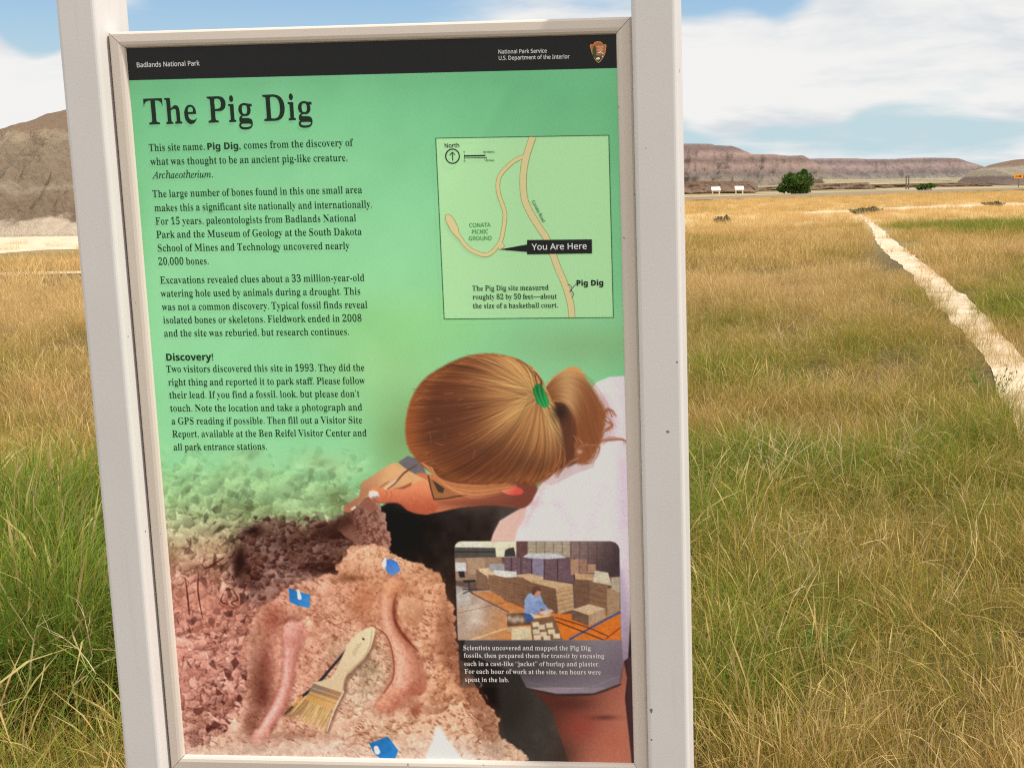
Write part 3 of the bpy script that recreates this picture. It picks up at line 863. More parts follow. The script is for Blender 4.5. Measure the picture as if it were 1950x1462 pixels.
    for k in range(11):
        x = 850 + k * 98
        stroke(ip((x, 62), (x + 4, 240 + (k > 4) * 200)), 1.2, (66, 52, 50), .7)
    for k in range(9):
        stroke(ip((850, 95 + k * 40), (1880, 100 + k * 42)), .8, (70, 56, 54), .35)
    boxp([(640, 140), (700, 130), (720, 235), (590, 235), (600, 165)], (58, 52, 54))
    boxp([(30, 250), (560, 240), (600, 560), (30, 500)], (146, 118, 98))
    boxp([(40, 300), (160, 300), (160, 400), (40, 400)], (196, 196, 196))
    boxp([(160, 250), (370, 245), (370, 430), (190, 430)], (164, 134, 110))
    boxp([(310, 370), (460, 355), (480, 440), (400, 485), (320, 480)], (206, 180, 146))
    boxp([(420, 315), (600, 315), (600, 400), (420, 400)], (150, 146, 150))
    for k, (x0, x1) in enumerate(((590, 670), (680, 780), (782, 900), (905, 1040), (1045, 1190), (1195, 1380))):
        t = k / 5
        boxp([(x0, 240 + 12 * t), (x1, 240 + 14 * t), (x1 - 4, 430 + 90 * t), (x0 + 4, 400 + 105 * t)], (104, 80, 88) if k != 3 else (128, 118, 138))
        for r in range(3):
            stroke(ip((x0 + 30, 290 + r * 50 + 12 * t), (x0 + 36, 292 + r * 50 + 12 * t)), 2.2, (156, 124, 126), .6)
        stroke(ip((x1, 250), (x1, 420 + 100 * t)), 1.8, (46, 34, 38), .8)
    boxp([(820, 225), (860, 200), (1100, 198), (1220, 205), (1290, 248), (1100, 262), (900, 255), (800, 240)], (190, 190, 194))
    boxp([(1335, 262), (1430, 262), (1430, 430), (1340, 440)], (168, 130, 106))
    boxp([(1436, 262), (1520, 262), (1520, 420), (1440, 420)], (150, 112, 94))
    boxp([(1530, 322), (1620, 322), (1620, 420), (1530, 420)], (166, 130, 104))
    # wooden floor
    boxp([(40, 640), (560, 600), (900, 760), (1300, 900), (1900, 830), (1906, 1176), (68, 1176)], grad(I(150, 800), (168, 146, 132), I(1000, 1150), (196, 112, 46)))
    boxp([(40, 560), (200, 600), (210, 760), (55, 800)], (176, 172, 168), a=.8, soft=4)
    fill(ip((160, 780), (330, 760), (360, 1000), (200, 1040)), (206, 196, 186), .6, soft=16)
    boxp([(200, 640), (560, 620), (830, 780), (640, 860)], (190, 118, 62), a=.8, soft=4)
    boxp([(1150, 890), (1906, 830), (1906, 1176), (1250, 1176)], (204, 110, 40))
    stroke(ip((230, 650), (640, 860)), 2.4, (74, 66, 92), .9)
    stroke(ip((60, 870), (430, 790), (800, 700)), 1.4, (110, 64, 40), .6)
    stroke(ip((570, 680), (600, 720), (700, 760), (830, 820)), 2, (84, 40, 36), .8)
    stroke(ip((210, 1175), (620, 1040)), 3.6, (214, 176, 120), .9)
    # rows of cardboard boxes
    boxp([(410, 440), (700, 455), (900, 480), (1180, 590), (1190, 880), (1000, 860), (640, 740), (420, 610)], grad(I(450, 450), (134, 98, 74), I(1150, 850), (108, 78, 60)))
    boxp([(700, 440), (880, 425), (1030, 465), (1020, 520), (890, 525), (800, 470), (700, 460)], (198, 166, 132))
    boxp([(880, 520), (1020, 490), (1360, 545), (1360, 570), (1185, 600)], (190, 160, 124))
    boxp([(1170, 600), (1362, 560), (1375, 830), (1200, 885)], (178, 144, 108))
    for k in range(5):
        stroke(ip((430 + k * 5, 480 + k * 28), (1175, 640 + k * 50), (1368, 600 + k * 48)), 1, (84, 60, 46), .55, smooth=False)
    for x in (600, 700, 800):
        stroke(ip((x, 470), (x + 5, 720)), 1, (84, 60, 46), .5)
    boxp([(470, 385), (730, 405), (730, 465), (600, 470), (480, 440)], (206, 204, 200))
    boxp([(270, 370), (400, 460), (410, 600), (280, 590)], (122, 92, 72))
    boxp([(1385, 425), (1600, 430), (1600, 520), (1390, 490)], (186, 150, 116))
    boxp([(1380, 490), (1555, 500), (1550, 850), (1390, 800)], (112, 82, 64))
    boxp([(1555, 500), (1760, 540), (1745, 900), (1550, 780)], (128, 94, 72))
    boxp([(1745, 600), (1890, 560), (1890, 850), (1750, 920)], (158, 128, 100))
    boxp([(1610, 390), (1760, 415), (1800, 560), (1590, 520)], (196, 186, 164))
    boxp([(1790, 470), (1890, 460), (1890, 640), (1800, 600)], (172, 156, 136))
    for k in range(4):
        stroke(ip((1390, 560 + k * 60), (1550, 590 + k * 66), (1750, 640 + k * 66)), .9, (72, 50, 40), .6, smooth=False)
    boxp([(1350, 830), (1545, 770), (1728, 820), (1545, 895)], (196, 170, 140))
    boxp([(1350, 830), (1540, 895), (1540, 1015), (1352, 945)], (106, 80, 64))
    boxp([(1540, 895), (1728, 820), (1735, 920), (1545, 1015)], (170, 142, 116))
    stroke(ip((1330, 1165), (1700, 960), (1895, 860)), 4.4, (48, 80, 136), .95)
    stroke(ip((1170, 920), (1500, 1020), (1760, 1130)), 2.4, (96, 40, 26), .9)
    stroke(ip((1170, 960), (1720, 1175)), 2.4, (66, 32, 26), .9)
    stroke(ip((1735, 1160), (1895, 1035)), 2.6, (150, 40, 30), .9)
    # office chair
    boxp([(70, 400), (140, 400), (150, 470), (90, 470)], (40, 38, 40))
    boxp([(120, 500), (265, 495), (270, 520), (140, 528)], (38, 36, 38))
    stroke(ip((190, 520), (195, 610)), 2.2, (40, 38, 40), 1)
    stroke(ip((125, 600), (200, 605), (280, 600)), 2.2, (44, 42, 44), 1)
    stroke(ip((130, 650), (190, 625), (230, 640)), 2.2, (44, 42, 44), 1)
    # crates of wrapped pieces, the woman at work
    boxp([(620, 880), (880, 860), (900, 1000), (625, 1020)], (92, 68, 54))
    for x, y in ((650, 925), (740, 930), (790, 945), (700, 950)):
        glow(*I(x, y), 5, 6, (206, 180, 158), .8)
    boxp([(670, 1030), (890, 1020), (900, 1172), (670, 1172)], (206, 188, 156))
    boxp([(620, 1035), (680, 1030), (680, 1080), (620, 1075)], (186, 160, 130))
    boxp([(880, 950), (1150, 900), (1250, 1172), (910, 1172)], (120, 88, 64))
    for x, y in ((945, 1000), (1010, 1030), (1100, 1010), (950, 1080), (1030, 1110), (1120, 1080), (960, 1145), (1070, 1155), (1180, 1130)):
        boxp([(x - 40, y - 26), (x + 36, y - 32), (x + 42, y + 24), (x - 34, y + 28)], (212, 192, 164), soft=2)
    boxp([(815, 870), (930, 880), (920, 960), (830, 965)], (58, 86, 140))
    boxp([(815, 870), (820, 720), (860, 655), (920, 640), (1000, 670), (1035, 760), (1090, 820), (1075, 850), (1000, 815), (1000, 870), (930, 885)], grad(I(820, 700), (140, 160, 200), I(1000, 860), (120, 140, 184)), soft=1.6)
    stroke(ip((880, 740), (900, 810), (990, 860)), 1.4, (96, 112, 160), .7)
    boxp([(980, 860), (1040, 890), (1110, 870), (1145, 850), (1130, 830), (1090, 825)], (196, 168, 156), soft=2)
    glow(*I(1060, 875), 9, 4, (222, 206, 196), .8)
    boxp([(880, 870), (1000, 900), (1100, 890), (1100, 905), (920, 930)], (206, 190, 170), soft=2)
    boxp([(915, 640), (930, 690), (970, 690), (995, 660), (1000, 620), (950, 600)], (176, 128, 112), smooth=True)
    boxp([(905, 660), (905, 600), (940, 565), (985, 575), (1005, 620), (960, 620), (930, 660)], (96, 62, 50), smooth=True)
    det = (fbm(gx / 2.2, gy / 2.2, 3, 123) - .5) * .20 + (fbm(gx / 9, gy / 6, 3, 124) - .5) * .16
    ART[...] = np.clip(ART * (1 + det[..., None]), 0, 255)
    sl, mk = clip
    full = np.zeros((AH, AW))
    full[sl] = mk
    ART[...] = keep * (1 - full[..., None]) + ART * full[..., None]
    # dark glass behind the caption
    cap = [(872, 1219), (1184, 1219), (1186, 1262), (1182, 1300), (1176, 1309), (876, 1309)]
    sl, mk = mask_poly(cap, 2.0)
    mk = mk * (0.72 - 0.42 * sm(QX[sl], 980, 1160)) * (1 - 0.45 * sm(QY[sl], 1270, 1310))
    paint(sl, mk, (36, 34, 34))
    pic = sm(QY, 880, 960)[..., None]
    ART[...] = ART * (1 + pic * ((fbm(gx / 1.9, gy / 1.9, 2, 130) - .5) * .14)[..., None])
    np.clip(ART, 0, 255, out=ART)


draw_print()
# ------------------------------------------------------------------ the information sign
GAIN = 1.3                                  # printed colours as reflectance


def ink(name, c, rough=0.42, spec=0.2):
    return material(name, None, rough, spec, build=lambda t, p, b: tuple(np.clip(lin(c) * GAIN, 0.004, 0.86)))


def paint_build(t, pos, b):
    n1 = t.noise(pos, 3.0, 4.0)
    n2 = t.noise(pos, 420.0, 2.0)
    c = t.mix(t.step(n1, 0.3, 0.7), (0.59, 0.51, 0.44), (0.63, 0.55, 0.48))
    specks = t.step(t.noise(pos, 70.0, 2.0, 0.4), 0.74, 0.76)
    c = t.mix(specks, c, (0.30, 0.26, 0.22))
    bump = t.n('ShaderNodeBump', {'Strength': 0.05, 'Distance': 0.001, 'Height': n2})
    t.t.links.new(bump.outputs[0], b.inputs['Normal'])
    return c


def post_build(t, pos, b):
    n1 = t.noise(pos, 4.0, 4.0)
    n2 = t.noise(pos, 380.0, 2.0)
    c = t.mix(t.step(n1, 0.3, 0.7), (0.59, 0.56, 0.54), (0.625, 0.59, 0.57))
    runs = t.noise(t.vmath('MULTIPLY', pos, (60.0, 60.0, 2.2)).outputs[0], 1.0, 5.0, 0.6)
    c = t.mix(t.step(runs, 0.58, 0.74, 0.0, 0.22), c, (0.36, 0.32, 0.28))
    specks = t.step(t.noise(pos, 55.0, 2.0, 0.4), 0.745, 0.755)
    c = t.mix(specks, c, (0.22, 0.2, 0.18))
    bump = t.n('ShaderNodeBump', {'Strength': 0.06, 'Distance': 0.001, 'Height': n2})
    t.t.links.new(bump.outputs[0], b.inputs['Normal'])
    return c


M_FRAME = material('frame_paint', None, 0.42, 0.35, paint_build)
M_POST = material('post_paint', None, 0.48, 0.35, post_build)
M_GAP = material('dark_gap', (0.035, 0.028, 0.024), 0.8)
M_CHIP = material('bare_metal_chip', (0.16, 0.15, 0.14), 0.5)

sign = empty('information_sign', (0, 0, 0))
tag(sign, 'tall framed park information panel printed green, standing between two beige metal posts', 'information sign')

# posts: 2 x 3 inch tubes with rounded edges, caps on top, feet in the ground
for (x0, x1) in ((-0.3775, -0.3268), (0.3257, 0.3795)):
    mb = MB()
    mb.box((x0, -0.020, -0.25), (x1, 0.063, HC + 0.640))
    p = mb.build('post', M_POST, sign)
    bevel(p, 0.0055, 4)
    cap = MB()
    cap.box((x0 - 0.001, -0.021, HC + 0.641), (x1 + 0.001, 0.064, HC + 0.649))
    bevel(cap.build('cap', M_POST, p), 0.003, 2)
    if x0 > 0:                               # a chip and a nick in the paint
        ch = MB()
        for (cx, cz, s) in ((0.3315, -0.379, 0.0025),):
            ch.add([(cx + s * math.cos(a) * (0.7 + 0.3 * math.sin(a * 3)), -0.0203, HC + cz + s * 1.3 * math.sin(a)) for a in np.linspace(0, 2 * math.pi, 11)[:-1]], [tuple(range(10))[::-1]])
        ch.build('paint_chip', M_CHIP, p)

# frame: four mitred rails with a rounded lip that slopes in to the panel
FO_X, FO_T, FO_B = 0.3245, 0.4820, 0.4835
FI_X, FI_Z = 0.3045, 0.4622
prof = [(0.0, 0.026), (0.0, 0.004), (0.05, 0.0013), (0.16, 0.0), (0.62, -0.0004), (0.80, 0.0004), (0.93, 0.0022), (1.0, 0.0052), (1.0, 0.026)]


def rail(ax, az, bx, bz, iax, iaz, ibx, ibz):
    """profile from outer corner a..b to inner corner, cut at the mitre with a hair-line gap"""
    g = 0.0004
    v, n = [], len(prof)
    A, B, IA, IB = Vector((ax, 0, az)), Vector((bx, 0, bz)), Vector((iax, 0, iaz)), Vector((ibx, 0, ibz))
    d = (B - A).normalized()
    for P, I, s in ((A, IA, 1), (B, IB, -1)):
        for (t, y) in prof:
            q = P.lerp(I, t) + d * s * g
            v.append((q.x, y, q.z + HC))
    f = [(i, i + 1, n + i + 1, n + i) for i in range(n - 1)] + [tuple(range(n))[::-1], tuple(range(n, 2 * n))]
    return v, f


fr = MB()
O = [(-FO_X, FO_T), (FO_X, FO_T), (FO_X, -FO_B), (-FO_X, -FO_B)]
N_ = [(-FI_X, FI_Z), (FI_X, FI_Z), (FI_X, -FI_Z), (-FI_X, -FI_Z)]
for k in range(4):
    a, b, ia, ib = O[k], O[(k + 1) % 4], N_[k], N_[(k + 1) % 4]
    v, f = rail(*a, *b, *ia, *ib)
    fr.add(v, f)
frame = fr.build('frame', M_FRAME, sign)
bk = MB()
bk.box((-0.3255, 0.0262, HC - 0.478), (0.3248, 0.034, HC + 0.478))
bk.build('backing_plate', M_GAP, frame)

# the printed panel
def print_build(t, pos, b):
    a = t.n('ShaderNodeVertexColor', layer_name='artwork').outputs[0]
    return a


M_PRINT = material('printed_panel', None, 0.40, 0.2, print_build)
nx, nz = AW + 1, AH + 1
# colours live on the corners between canvas cells
pad = np.pad(ART, ((1, 1), (1, 1), (0, 0)), mode='edge')
corner = (pad[:-1, :-1] + pad[1:, :-1] + pad[:-1, 1:] + pad[1:, 1:]) / 4
iz, ix = np.mgrid[0:nz, 0:nx]
co = np.stack([ix / AW * PW - PW / 2, np.full(ix.shape, PANEL_Y + 0.001), HC + PH / 2 - iz / AH * PH], -1).reshape(-1, 3)
me = bpy.data.meshes.new('panel')
q = (iz[:-1, :-1] * nx + ix[:-1, :-1]).ravel()
quads = np.stack([q, q + nx, q + nx + 1, q + 1], -1)
me.vertices.add(len(co))
me.vertices.foreach_set('co', co.ravel().astype(np.float32))
me.loops.add(quads.size)
me.loops.foreach_set('vertex_index', quads.ravel().astype(np.int32))
me.polygons.add(len(quads))
me.polygons.foreach_set('loop_start', np.arange(0, quads.size, 4, dtype=np.int32))
me.update(calc_edges=True)
ca = me.color_attributes.new('artwork', 'FLOAT_COLOR', 'POINT')
rgba = np.ones((len(co), 4), np.float32)
rgba[:, :3] = np.clip(lin(corner).reshape(-1, 3) * GAIN, 0.004, 0.86)
ca.data.foreach_set('color', rgba.ravel())
me.materials.append(M_PRINT)
panel = link(bpy.data.objects.new('panel', me), sign)
del pad, corner, co, quads, rgba

I_BLACK = ink('ink_black', (26, 28, 28))
I_TEXT = ink('ink_dark_green_black', (22, 50, 30))
I_WHITE = ink('ink_white', (196, 198, 194))
I_PALE = ink('ink_pale', (206, 198, 192))
I_MAP = ink('ink_map_green', (164, 215, 158))
I_LINE = ink('ink_map_border', (44, 100, 48))
I_ROAD = ink('ink_road', (204, 192, 142))
I_EDGE = ink('ink_road_edge', (156, 152, 92))
I_GREEN = ink('ink_label_green', (56, 140, 66))
I_HEAD = ink('ink_header', (22, 22, 23))
I_GREY = ink('ink_dig_grey', (176, 182, 160))
LAYER = 0.00015


def P3(x, y, layer):
    a, b = on_panel(x, y)
    return Vector((a - PW / 2, PANEL_Y + 0.001 - LAYER * layer, HC + PH / 2 - b))


def flat(mb, pts, layer, mi=0):
    mb.add([P3(x, y, layer) for x, y in pts], [tuple(range(len(pts)))[::-1]], mi)


def ribbon(mb, pts, w, layer, mi=0, closed=False, smooth=True):
    p = np.array([(v.x, v.z) for v in (P3(x, y, 0) for x, y in pts)])
    if smooth and len(p) > 2:
        p = catmull(p, closed, 5)
    n = len(p)
    L, Rr = [], []
    for i in range(n):
        a = p[(i - 1) % n] if closed or i else p[0]
        b = p[(i + 1) % n] if closed or i < n - 1 else p[-1]
        d = (b - a) / (np.linalg.norm(b - a) + 1e-12)
        k = np.array((-d[1], d[0]))
        if not smooth and (closed or 0 < i < n - 1):
            d0 = p[i] - a
            d0 = d0 / np.linalg.norm(d0)
            k = k / max(0.5, abs(np.dot(k, (-d0[1], d0[0]))))
        L.append(p[i] + k * w / 2)
        Rr.append(p[i] - k * w / 2)
    y = PANEL_Y + 0.001 - LAYER * layer
    v = [(a[0], y, a[1]) for a in L] + [(a[0], y, a[1]) for a in Rr]
    mb.add(v, [(i, (i + 1) % n, n + (i + 1) % n, n + i) for i in range(n if closed else n - 1)], mi)


# ---- lettering
SERIF = {**{chr(65 + i): chr(0x1D400 + i) for i in range(26)}, **{chr(97 + i): chr(0x1D41A + i) for i in range(26)}, **{chr(48 + i): chr(0x1D7CE + i) for i in range(10)}}
SANS = {**{chr(65 + i): chr(0x1D5A0 + i) for i in range(26)}, **{chr(97 + i): chr(0x1D5BA + i) for i in range(26)}, **{chr(48 + i): chr(0x1D7E2 + i) for i in range(10)}}
BOLD = {**{chr(65 + i): chr(0x1D5D4 + i) for i in range(26)}, **{chr(97 + i): chr(0x1D5EE + i) for i in range(26)}, **{chr(48 + i): chr(0x1D7EC + i) for i in range(10)}}
ITAL = {**{chr(65 + i): chr(0x1D434 + i) for i in range(26)}, **{chr(97 + i): chr(0x1D44E + i) for i in range(26)}, 'h': '\u210e'}
_glyph_cache = {}


def glyphs(text, face):
    """flat outline mesh of one line of lettering: verts (n, 2) with cap height 1, triangles"""
    cu = bpy.data.curves.new('lettering', 'FONT')
    tab = {'serif': SERIF, 'title': SERIF, 'italic': ITAL, 'sans': SANS, 'bold': BOLD}.get(face, {})
    cu.body = ''.join(tab.get(c, c) for c in text)
    cu.resolution_u = 5 if face == 'title' else 3
    cu.offset = {'bold': 0.012, 'sans': 0.009, 'italic': 0.005}.get(face, 0.0)
    if face == 'serif':
        cu.space_word = 0.82
    ob = bpy.data.objects.new('lettering', cu)
    COL.objects.link(ob)
    dg = bpy.context.evaluated_depsgraph_get()
    me = ob.evaluated_get(dg).to_mesh()
    v = np.empty(len(me.vertices) * 3)
    me.vertices.foreach_get('co', v)
    v = v.reshape(-1, 3)[:, :2].copy()
    me.calc_loop_triangles()
    f = np.empty(len(me.loop_triangles) * 3, np.int32)
    me.loop_triangles.foreach_get('vertices', f)
    f = f.reshape(-1, 3)
    ob.evaluated_get(dg).to_mesh_clear()
    bpy.data.objects.remove(ob)
    bpy.data.curves.remove(cu)
    # lighten the heavy stems sideways, keep the thin strokes
    if face in ('serif', 'title'):
        e = np.concatenate([f[:, [0, 1]], f[:, [1, 2]], f[:, [2, 0]]])
        a2 = (v[f[:, 1], 0] - v[f[:, 0], 0]) * (v[f[:, 2], 1] - v[f[:, 0], 1]) - (v[f[:, 2], 0] - v[f[:, 0], 0]) * (v[f[:, 1], 1] - v[f[:, 0], 1])
        flip = np.tile(a2 < 0, 3)
        e[flip] = e[flip][:, ::-1]
        key = e[:, 0].astype(np.int64) * (len(v) + 1) + e[:, 1]
        rev = e[:, 1].astype(np.int64) * (len(v) + 1) + e[:, 0]
        bd = e[~np.isin(key, rev)]
        d = v[bd[:, 1]] - v[bd[:, 0]]
        d /= np.linalg.norm(d, axis=1)[:, None] + 1e-12
        nr = np.c_[d[:, 1], -d[:, 0]]
        acc = np.zeros_like(v)
        np.add.at(acc, bd[:, 0], nr)
        np.add.at(acc, bd[:, 1], nr)
        acc /= np.maximum(np.linalg.norm(acc, axis=1), 1e-6)[:, None]
        k = (0.016, 0.014) if face == 'title' else (0.016, 0.010)
        v[:, 0] -= acc[:, 0] * k[0]
        v[:, 1] += acc[:, 1] * k[1]
    cap = 0.66 if face in ('serif', 'title', 'italic') else 0.714
    return v / cap, f


def letter(mb, text, p0, p1, cap_px, face='serif', mi=0, layer=2):
    """one line of lettering from p0 to p1 (image pixels where its baseline starts and ends), cap height in the same measure"""
    v, f = glyphs(text, face)
    a, b = P3(*p0, layer), P3(*p1, layer)
    d = b - a
    ln = d.length
    d.normalize()
    up = Vector((-d.z, 0, d.x))
    x0, x1 = v[:, 0].min(), v[:, 0].max()
    h = cap_px * (P3(p0[0] + 1, p0[1], layer) - a).length
    sx = ln / (x1 - x0)
    mb.add([a + d * ((q[0] - x0) * sx) + up * (q[1] * h) for q in v], [tuple(t) for t in f], mi)


def lettering(name, lines, mats, cap_px, face='serif', layer=2):
    mb = MB()
    for ln in lines:
        o = dict(cap=cap_px, face=face, mi=0)
        o.update(ln[3] if len(ln) > 3 else {})
        letter(mb, ln[0], ln[1], ln[2], o['cap'], o['face'], o['mi'], layer)
    return mb.build(name, mats, panel)


hd = MB()
flat(hd, [(228, 80), (1180, 54), (1181.5, 129.6), (238, 153.4)], 1)
header = hd.build('header_band', I_HEAD, panel)
lettering('park_name', [('Badlands National Park', (260.3, 128.6), (380, 125.0))], I_WHITE, 8.4, 'sans')
lettering('agency_name', [('National Park Service', (949, 102.6), (1041, 100.6)), ('U.S. Department of the Interior', (949.6, 114.6), (1084.5, 111.6))], I_WHITE, 7.2, 'sans')
lettering('title_text', [('The Pig Dig', (276.2, 237), (594.8, 227.3))], ink('ink_title', (18, 34, 20)), 44, 'title')
lettering('introduction_text', [
    ('This site name,', (283.4, 288.3), (389, 285.4)),
    ('Pig Dig,', (394.7, 285.3), (457.8, 283.7), dict(face='bold', cap=12.0)),
    ('comes from the discovery of', (464, 283.4), (672.5, 278.2)),
    ('what was thought to be an ancient pig-like creature,', (286, 314.5), (661, 306.8)),
    ('Archaeotherium.', (289, 340.2), (405.2, 338.2), dict(face='italic', cap=12.4)),
], I_TEXT, 12.6)
lettering('bones_text', [
    ('The large number of bones found in this one small area', (290.3, 376), (689.2, 367.9)),
    ('makes this a significant site nationally and internationally.', (294.1, 402.5), (707.7, 395.6)),
    ('For 15 years, paleontologists from Badlands National', (296, 428.1), (677.7, 421.7)),
    ('Park and the Museum of Geology at the South Dakota', (297.7, 453.4), (688.4, 447.5)),
    ('School of Mines and Technology uncovered nearly', (300.3, 479), (665.3, 474.4)),
    ('20,000 bones.', (301.6, 504.7), (396.7, 503.4)),
], I_TEXT, 12.6)
lettering('excavation_text', [
    ('Excavations revealed clues about a 33 million-year-old', (304.9, 540.3), (693.6, 535.2)),
    ('watering hole used by animals during a drought. This', (305.7, 565.5), (685.9, 561.1)),
    ('was not a common discovery. Typical fossil finds reveal', (308, 591.1), (699.2, 586.8)),
    ('isolated bones or skeletons. Fieldwork ended in 2008', (310.8, 616), (688.4, 612.4)),
    ('and the site was reburied, but research continues.', (312.6, 641.2), (664.1, 637.8)),
], I_TEXT, 12.6)
lettering('discovery_text', [
    ('Discovery!', (316.4, 686.8), (405.7, 686), dict(face='bold', cap=12.8)),
    ('Two visitors discovered this site in 1993. They did the', (316.4, 709.1), (693.6, 706.1)),
    ('right thing and reported it to park staff. Please follow', (320.3, 734.3), (694.9, 730.9)),
    ('their lead. If you find a fossil, look, but please don\u2019t', (322.3, 758.4), (684.6, 755.8)),
    ('touch. Note the location and take a photograph and', (324.1, 783.7), (689.4, 781.6)),
    ('a GPS reading if possible. Then fill out a Visitor Site', (326.7, 808), (689.4, 806)),
    ('Report, available at the Ben Reifel Visitor Center and', (328, 832.4), (697.9, 830.4)),
    ('all park entrance stations.', (330.5, 857.3), (507.6, 856)),
], I_TEXT, 12.4)
lettering('caption_text', [
    ('Scientists uncovered and mapped the Pig Dig', (882.4, 1237.3), (1124.8, 1237.9)),
    ('fossils, then prepared them for transit by encasing', (883.3, 1251.8), (1150.5, 1252.7)),
    ('each in a cast-like \u201cjacket\u201d of burlap and plaster.', (884.2, 1267.3), (1141.5, 1268.2)),
    ('For each hour of work at the site, ten hours were', (884.8, 1282.1), (1144, 1283.7)),
    ('spent in the lab.', (885.5, 1297.6), (968.9, 1298.2)),
], I_PALE, 8.4)

# ---- the map in its box
def Z(*pts):
    return [(810 + x / 3.847, 240 + y / 3.847) for x, y in pts]


mp = MB()
rect = Z((75, 90), (1343, 68), (1377, 1402), (137, 1413))
flat(mp, rect, 1, 0)
side = Z((728, 222), (660, 250), (600, 300), (545, 365), (530, 440), (540, 510), (565, 580), (582, 640), (578, 710), (565, 790), (548, 850), (520, 890), (480, 930), (440, 945), (390, 935), (330, 905), (290, 870), (258, 826), (236, 796))
main = Z((785, 80), (755, 170), (735, 240), (720, 320), (715, 400), (718, 480), (730, 550), (760, 620), (800, 690), (845, 760), (885, 820), (930, 930), (970, 1040), (1010, 1130), (1045, 1230), (1068, 1330), (1072, 1405))
bulb = Z((146, 660), (158, 650), (178, 652), (205, 680), (235, 740), (249, 800), (262, 836), (235, 820), (190, 770), (155, 700))
spur = Z((532, 882), (556, 846), (577, 878), (570, 892), (545, 905))
ribbon(mp, side, 0.0056, 2, 2)
ribbon(mp, bulb, 0.0012, 2.4, 2, True)
ribbon(mp, spur, 0.0012, 2.6, 2, True, False)
ribbon(mp, main, 0.0088, 2.9, 2)
ribbon(mp, side, 0.0042, 3.3, 1)
flat(mp, bulb, 3.6, 1)
flat(mp, spur, 3.8, 1)
ribbon(mp, main, 0.0074, 4.1, 1)
ribbon(mp, rect, 0.0009, 4.4, 3, True, False)
# the dig beside the road
for cx, cy, r in ((1049, 1190, 24), (1062, 1232, 22)):
    pts = Z(*[(cx + r * math.cos(a), cy + r * 1.15 * math.sin(a)) for a in np.linspace(-1.9, 1.35, 9)])
    flat(mp, pts, 2.7, 4)
    ribbon(mp, pts, 0.0005, 4.6, 5)
ribbon(mp, Z((1063, 1202), (1106, 1154)), 0.0006, 4.8, 5, smooth=False)
# north arrow and scale bar
ribbon(mp, Z(*[(198 + 50 * math.cos(a), 222 + 52 * math.sin(a)) for a in np.linspace(0, 2 * math.pi, 25)[:-1]]), 0.0014, 4.6, 5, True)
ribbon(mp, Z((200, 256), (197, 194)), 0.0010, 4.8, 5, smooth=False)
ribbon(mp, Z((178, 214), (197, 192), (216, 212)), 0.0010, 5.0, 5, smooth=False)
ribbon(mp, Z((284, 220), (437, 217)), 0.0016, 4.6, 5, smooth=False)
ribbon(mp, Z((284, 235), (445, 232)), 0.0007, 4.6, 5, smooth=False)
ribbon(mp, Z((285, 207), (285, 246)), 0.0006, 4.9, 5, smooth=False)
ribbon(mp, Z((437, 207), (437, 218)), 0.0006, 4.9, 5, smooth=False)
ribbon(mp, Z((445, 224), (446, 242)), 0.0006, 4.9, 5, smooth=False)
pm = mp.build('location_map', [I_MAP, I_ROAD, I_EDGE, I_LINE, I_GREY, I_BLACK], panel)
ar = MB()
flat(ar, Z((745, 835), (1219, 831), (1220, 933), (745, 940)), 6, 0)
flat(ar, Z((540, 905), (744.6, 868), (744.6, 922)), 6, 0)
letter(ar, 'You Are Here', (1012.8, 476), (1117.5, 474.2), 11.2, 'sans', 1, 7)
ar.build('here_pointer', [I_BLACK, ink('ink_here', (206, 208, 206))], panel)
I_ROADNAME = ink('ink_road_name', (70, 100, 60))
lettering('north_name', [('North', (846.9, 281.6), (874.5, 280.8))], I_BLACK, 7.8, 'sans', 6)
lettering('picnic_ground_name', [('CONATA', (893.7, 432.9), (934.3, 431.9)), ('PICNIC', (898.9, 445.4), (929.6, 444.7)), ('GROUND', (892.7, 457.8), (936.1, 457.1))], I_GREEN, 7.6, 'sans', 6)
lettering('road_name', [('Conata Road', (1012.0, 383.5), (1033.0, 423.6))], I_ROADNAME, 6.2, 'sans', 6)
lettering('dig_name', [('Pig Dig', (1098, 544.1), (1148.7, 543.4))], I_BLACK, 10.2, 'bold', 6)
lettering('scale_zero', [('0', (882.6, 291.2), (885, 291.1))], I_BLACK, 3.4, 'sans', 6)
lettering('scale_metres', [('40 Meters', (919.7, 291.4), (942, 290.8))], I_BLACK, 3.4, 'sans', 6)
lettering('scale_zero', [('0', (883.2, 308.4), (885.6, 308.3))], I_BLACK, 3.4, 'sans', 6)
lettering('scale_feet', [('140 Feet', (922.3, 307.6), (941.3, 307.2))], I_BLACK, 3.4, 'sans', 6)
lettering('map_caption', [
    ('The Pig Dig site measured', (899.2, 553.8), (1044.5, 552)),
    ('roughly 82 by 50 feet\u2014about', (900.2, 570.1), (1060, 568.8)),
    ('the size of a basketball court.', (900.7, 587), (1062.1, 585.7)),
], I_TEXT, 9.2, 'serif', 6)

# ---- arrowhead emblem in the header
def E_(*pts):
    return [(1050 + x / 6.497, y / 6.497) for x, y in pts]


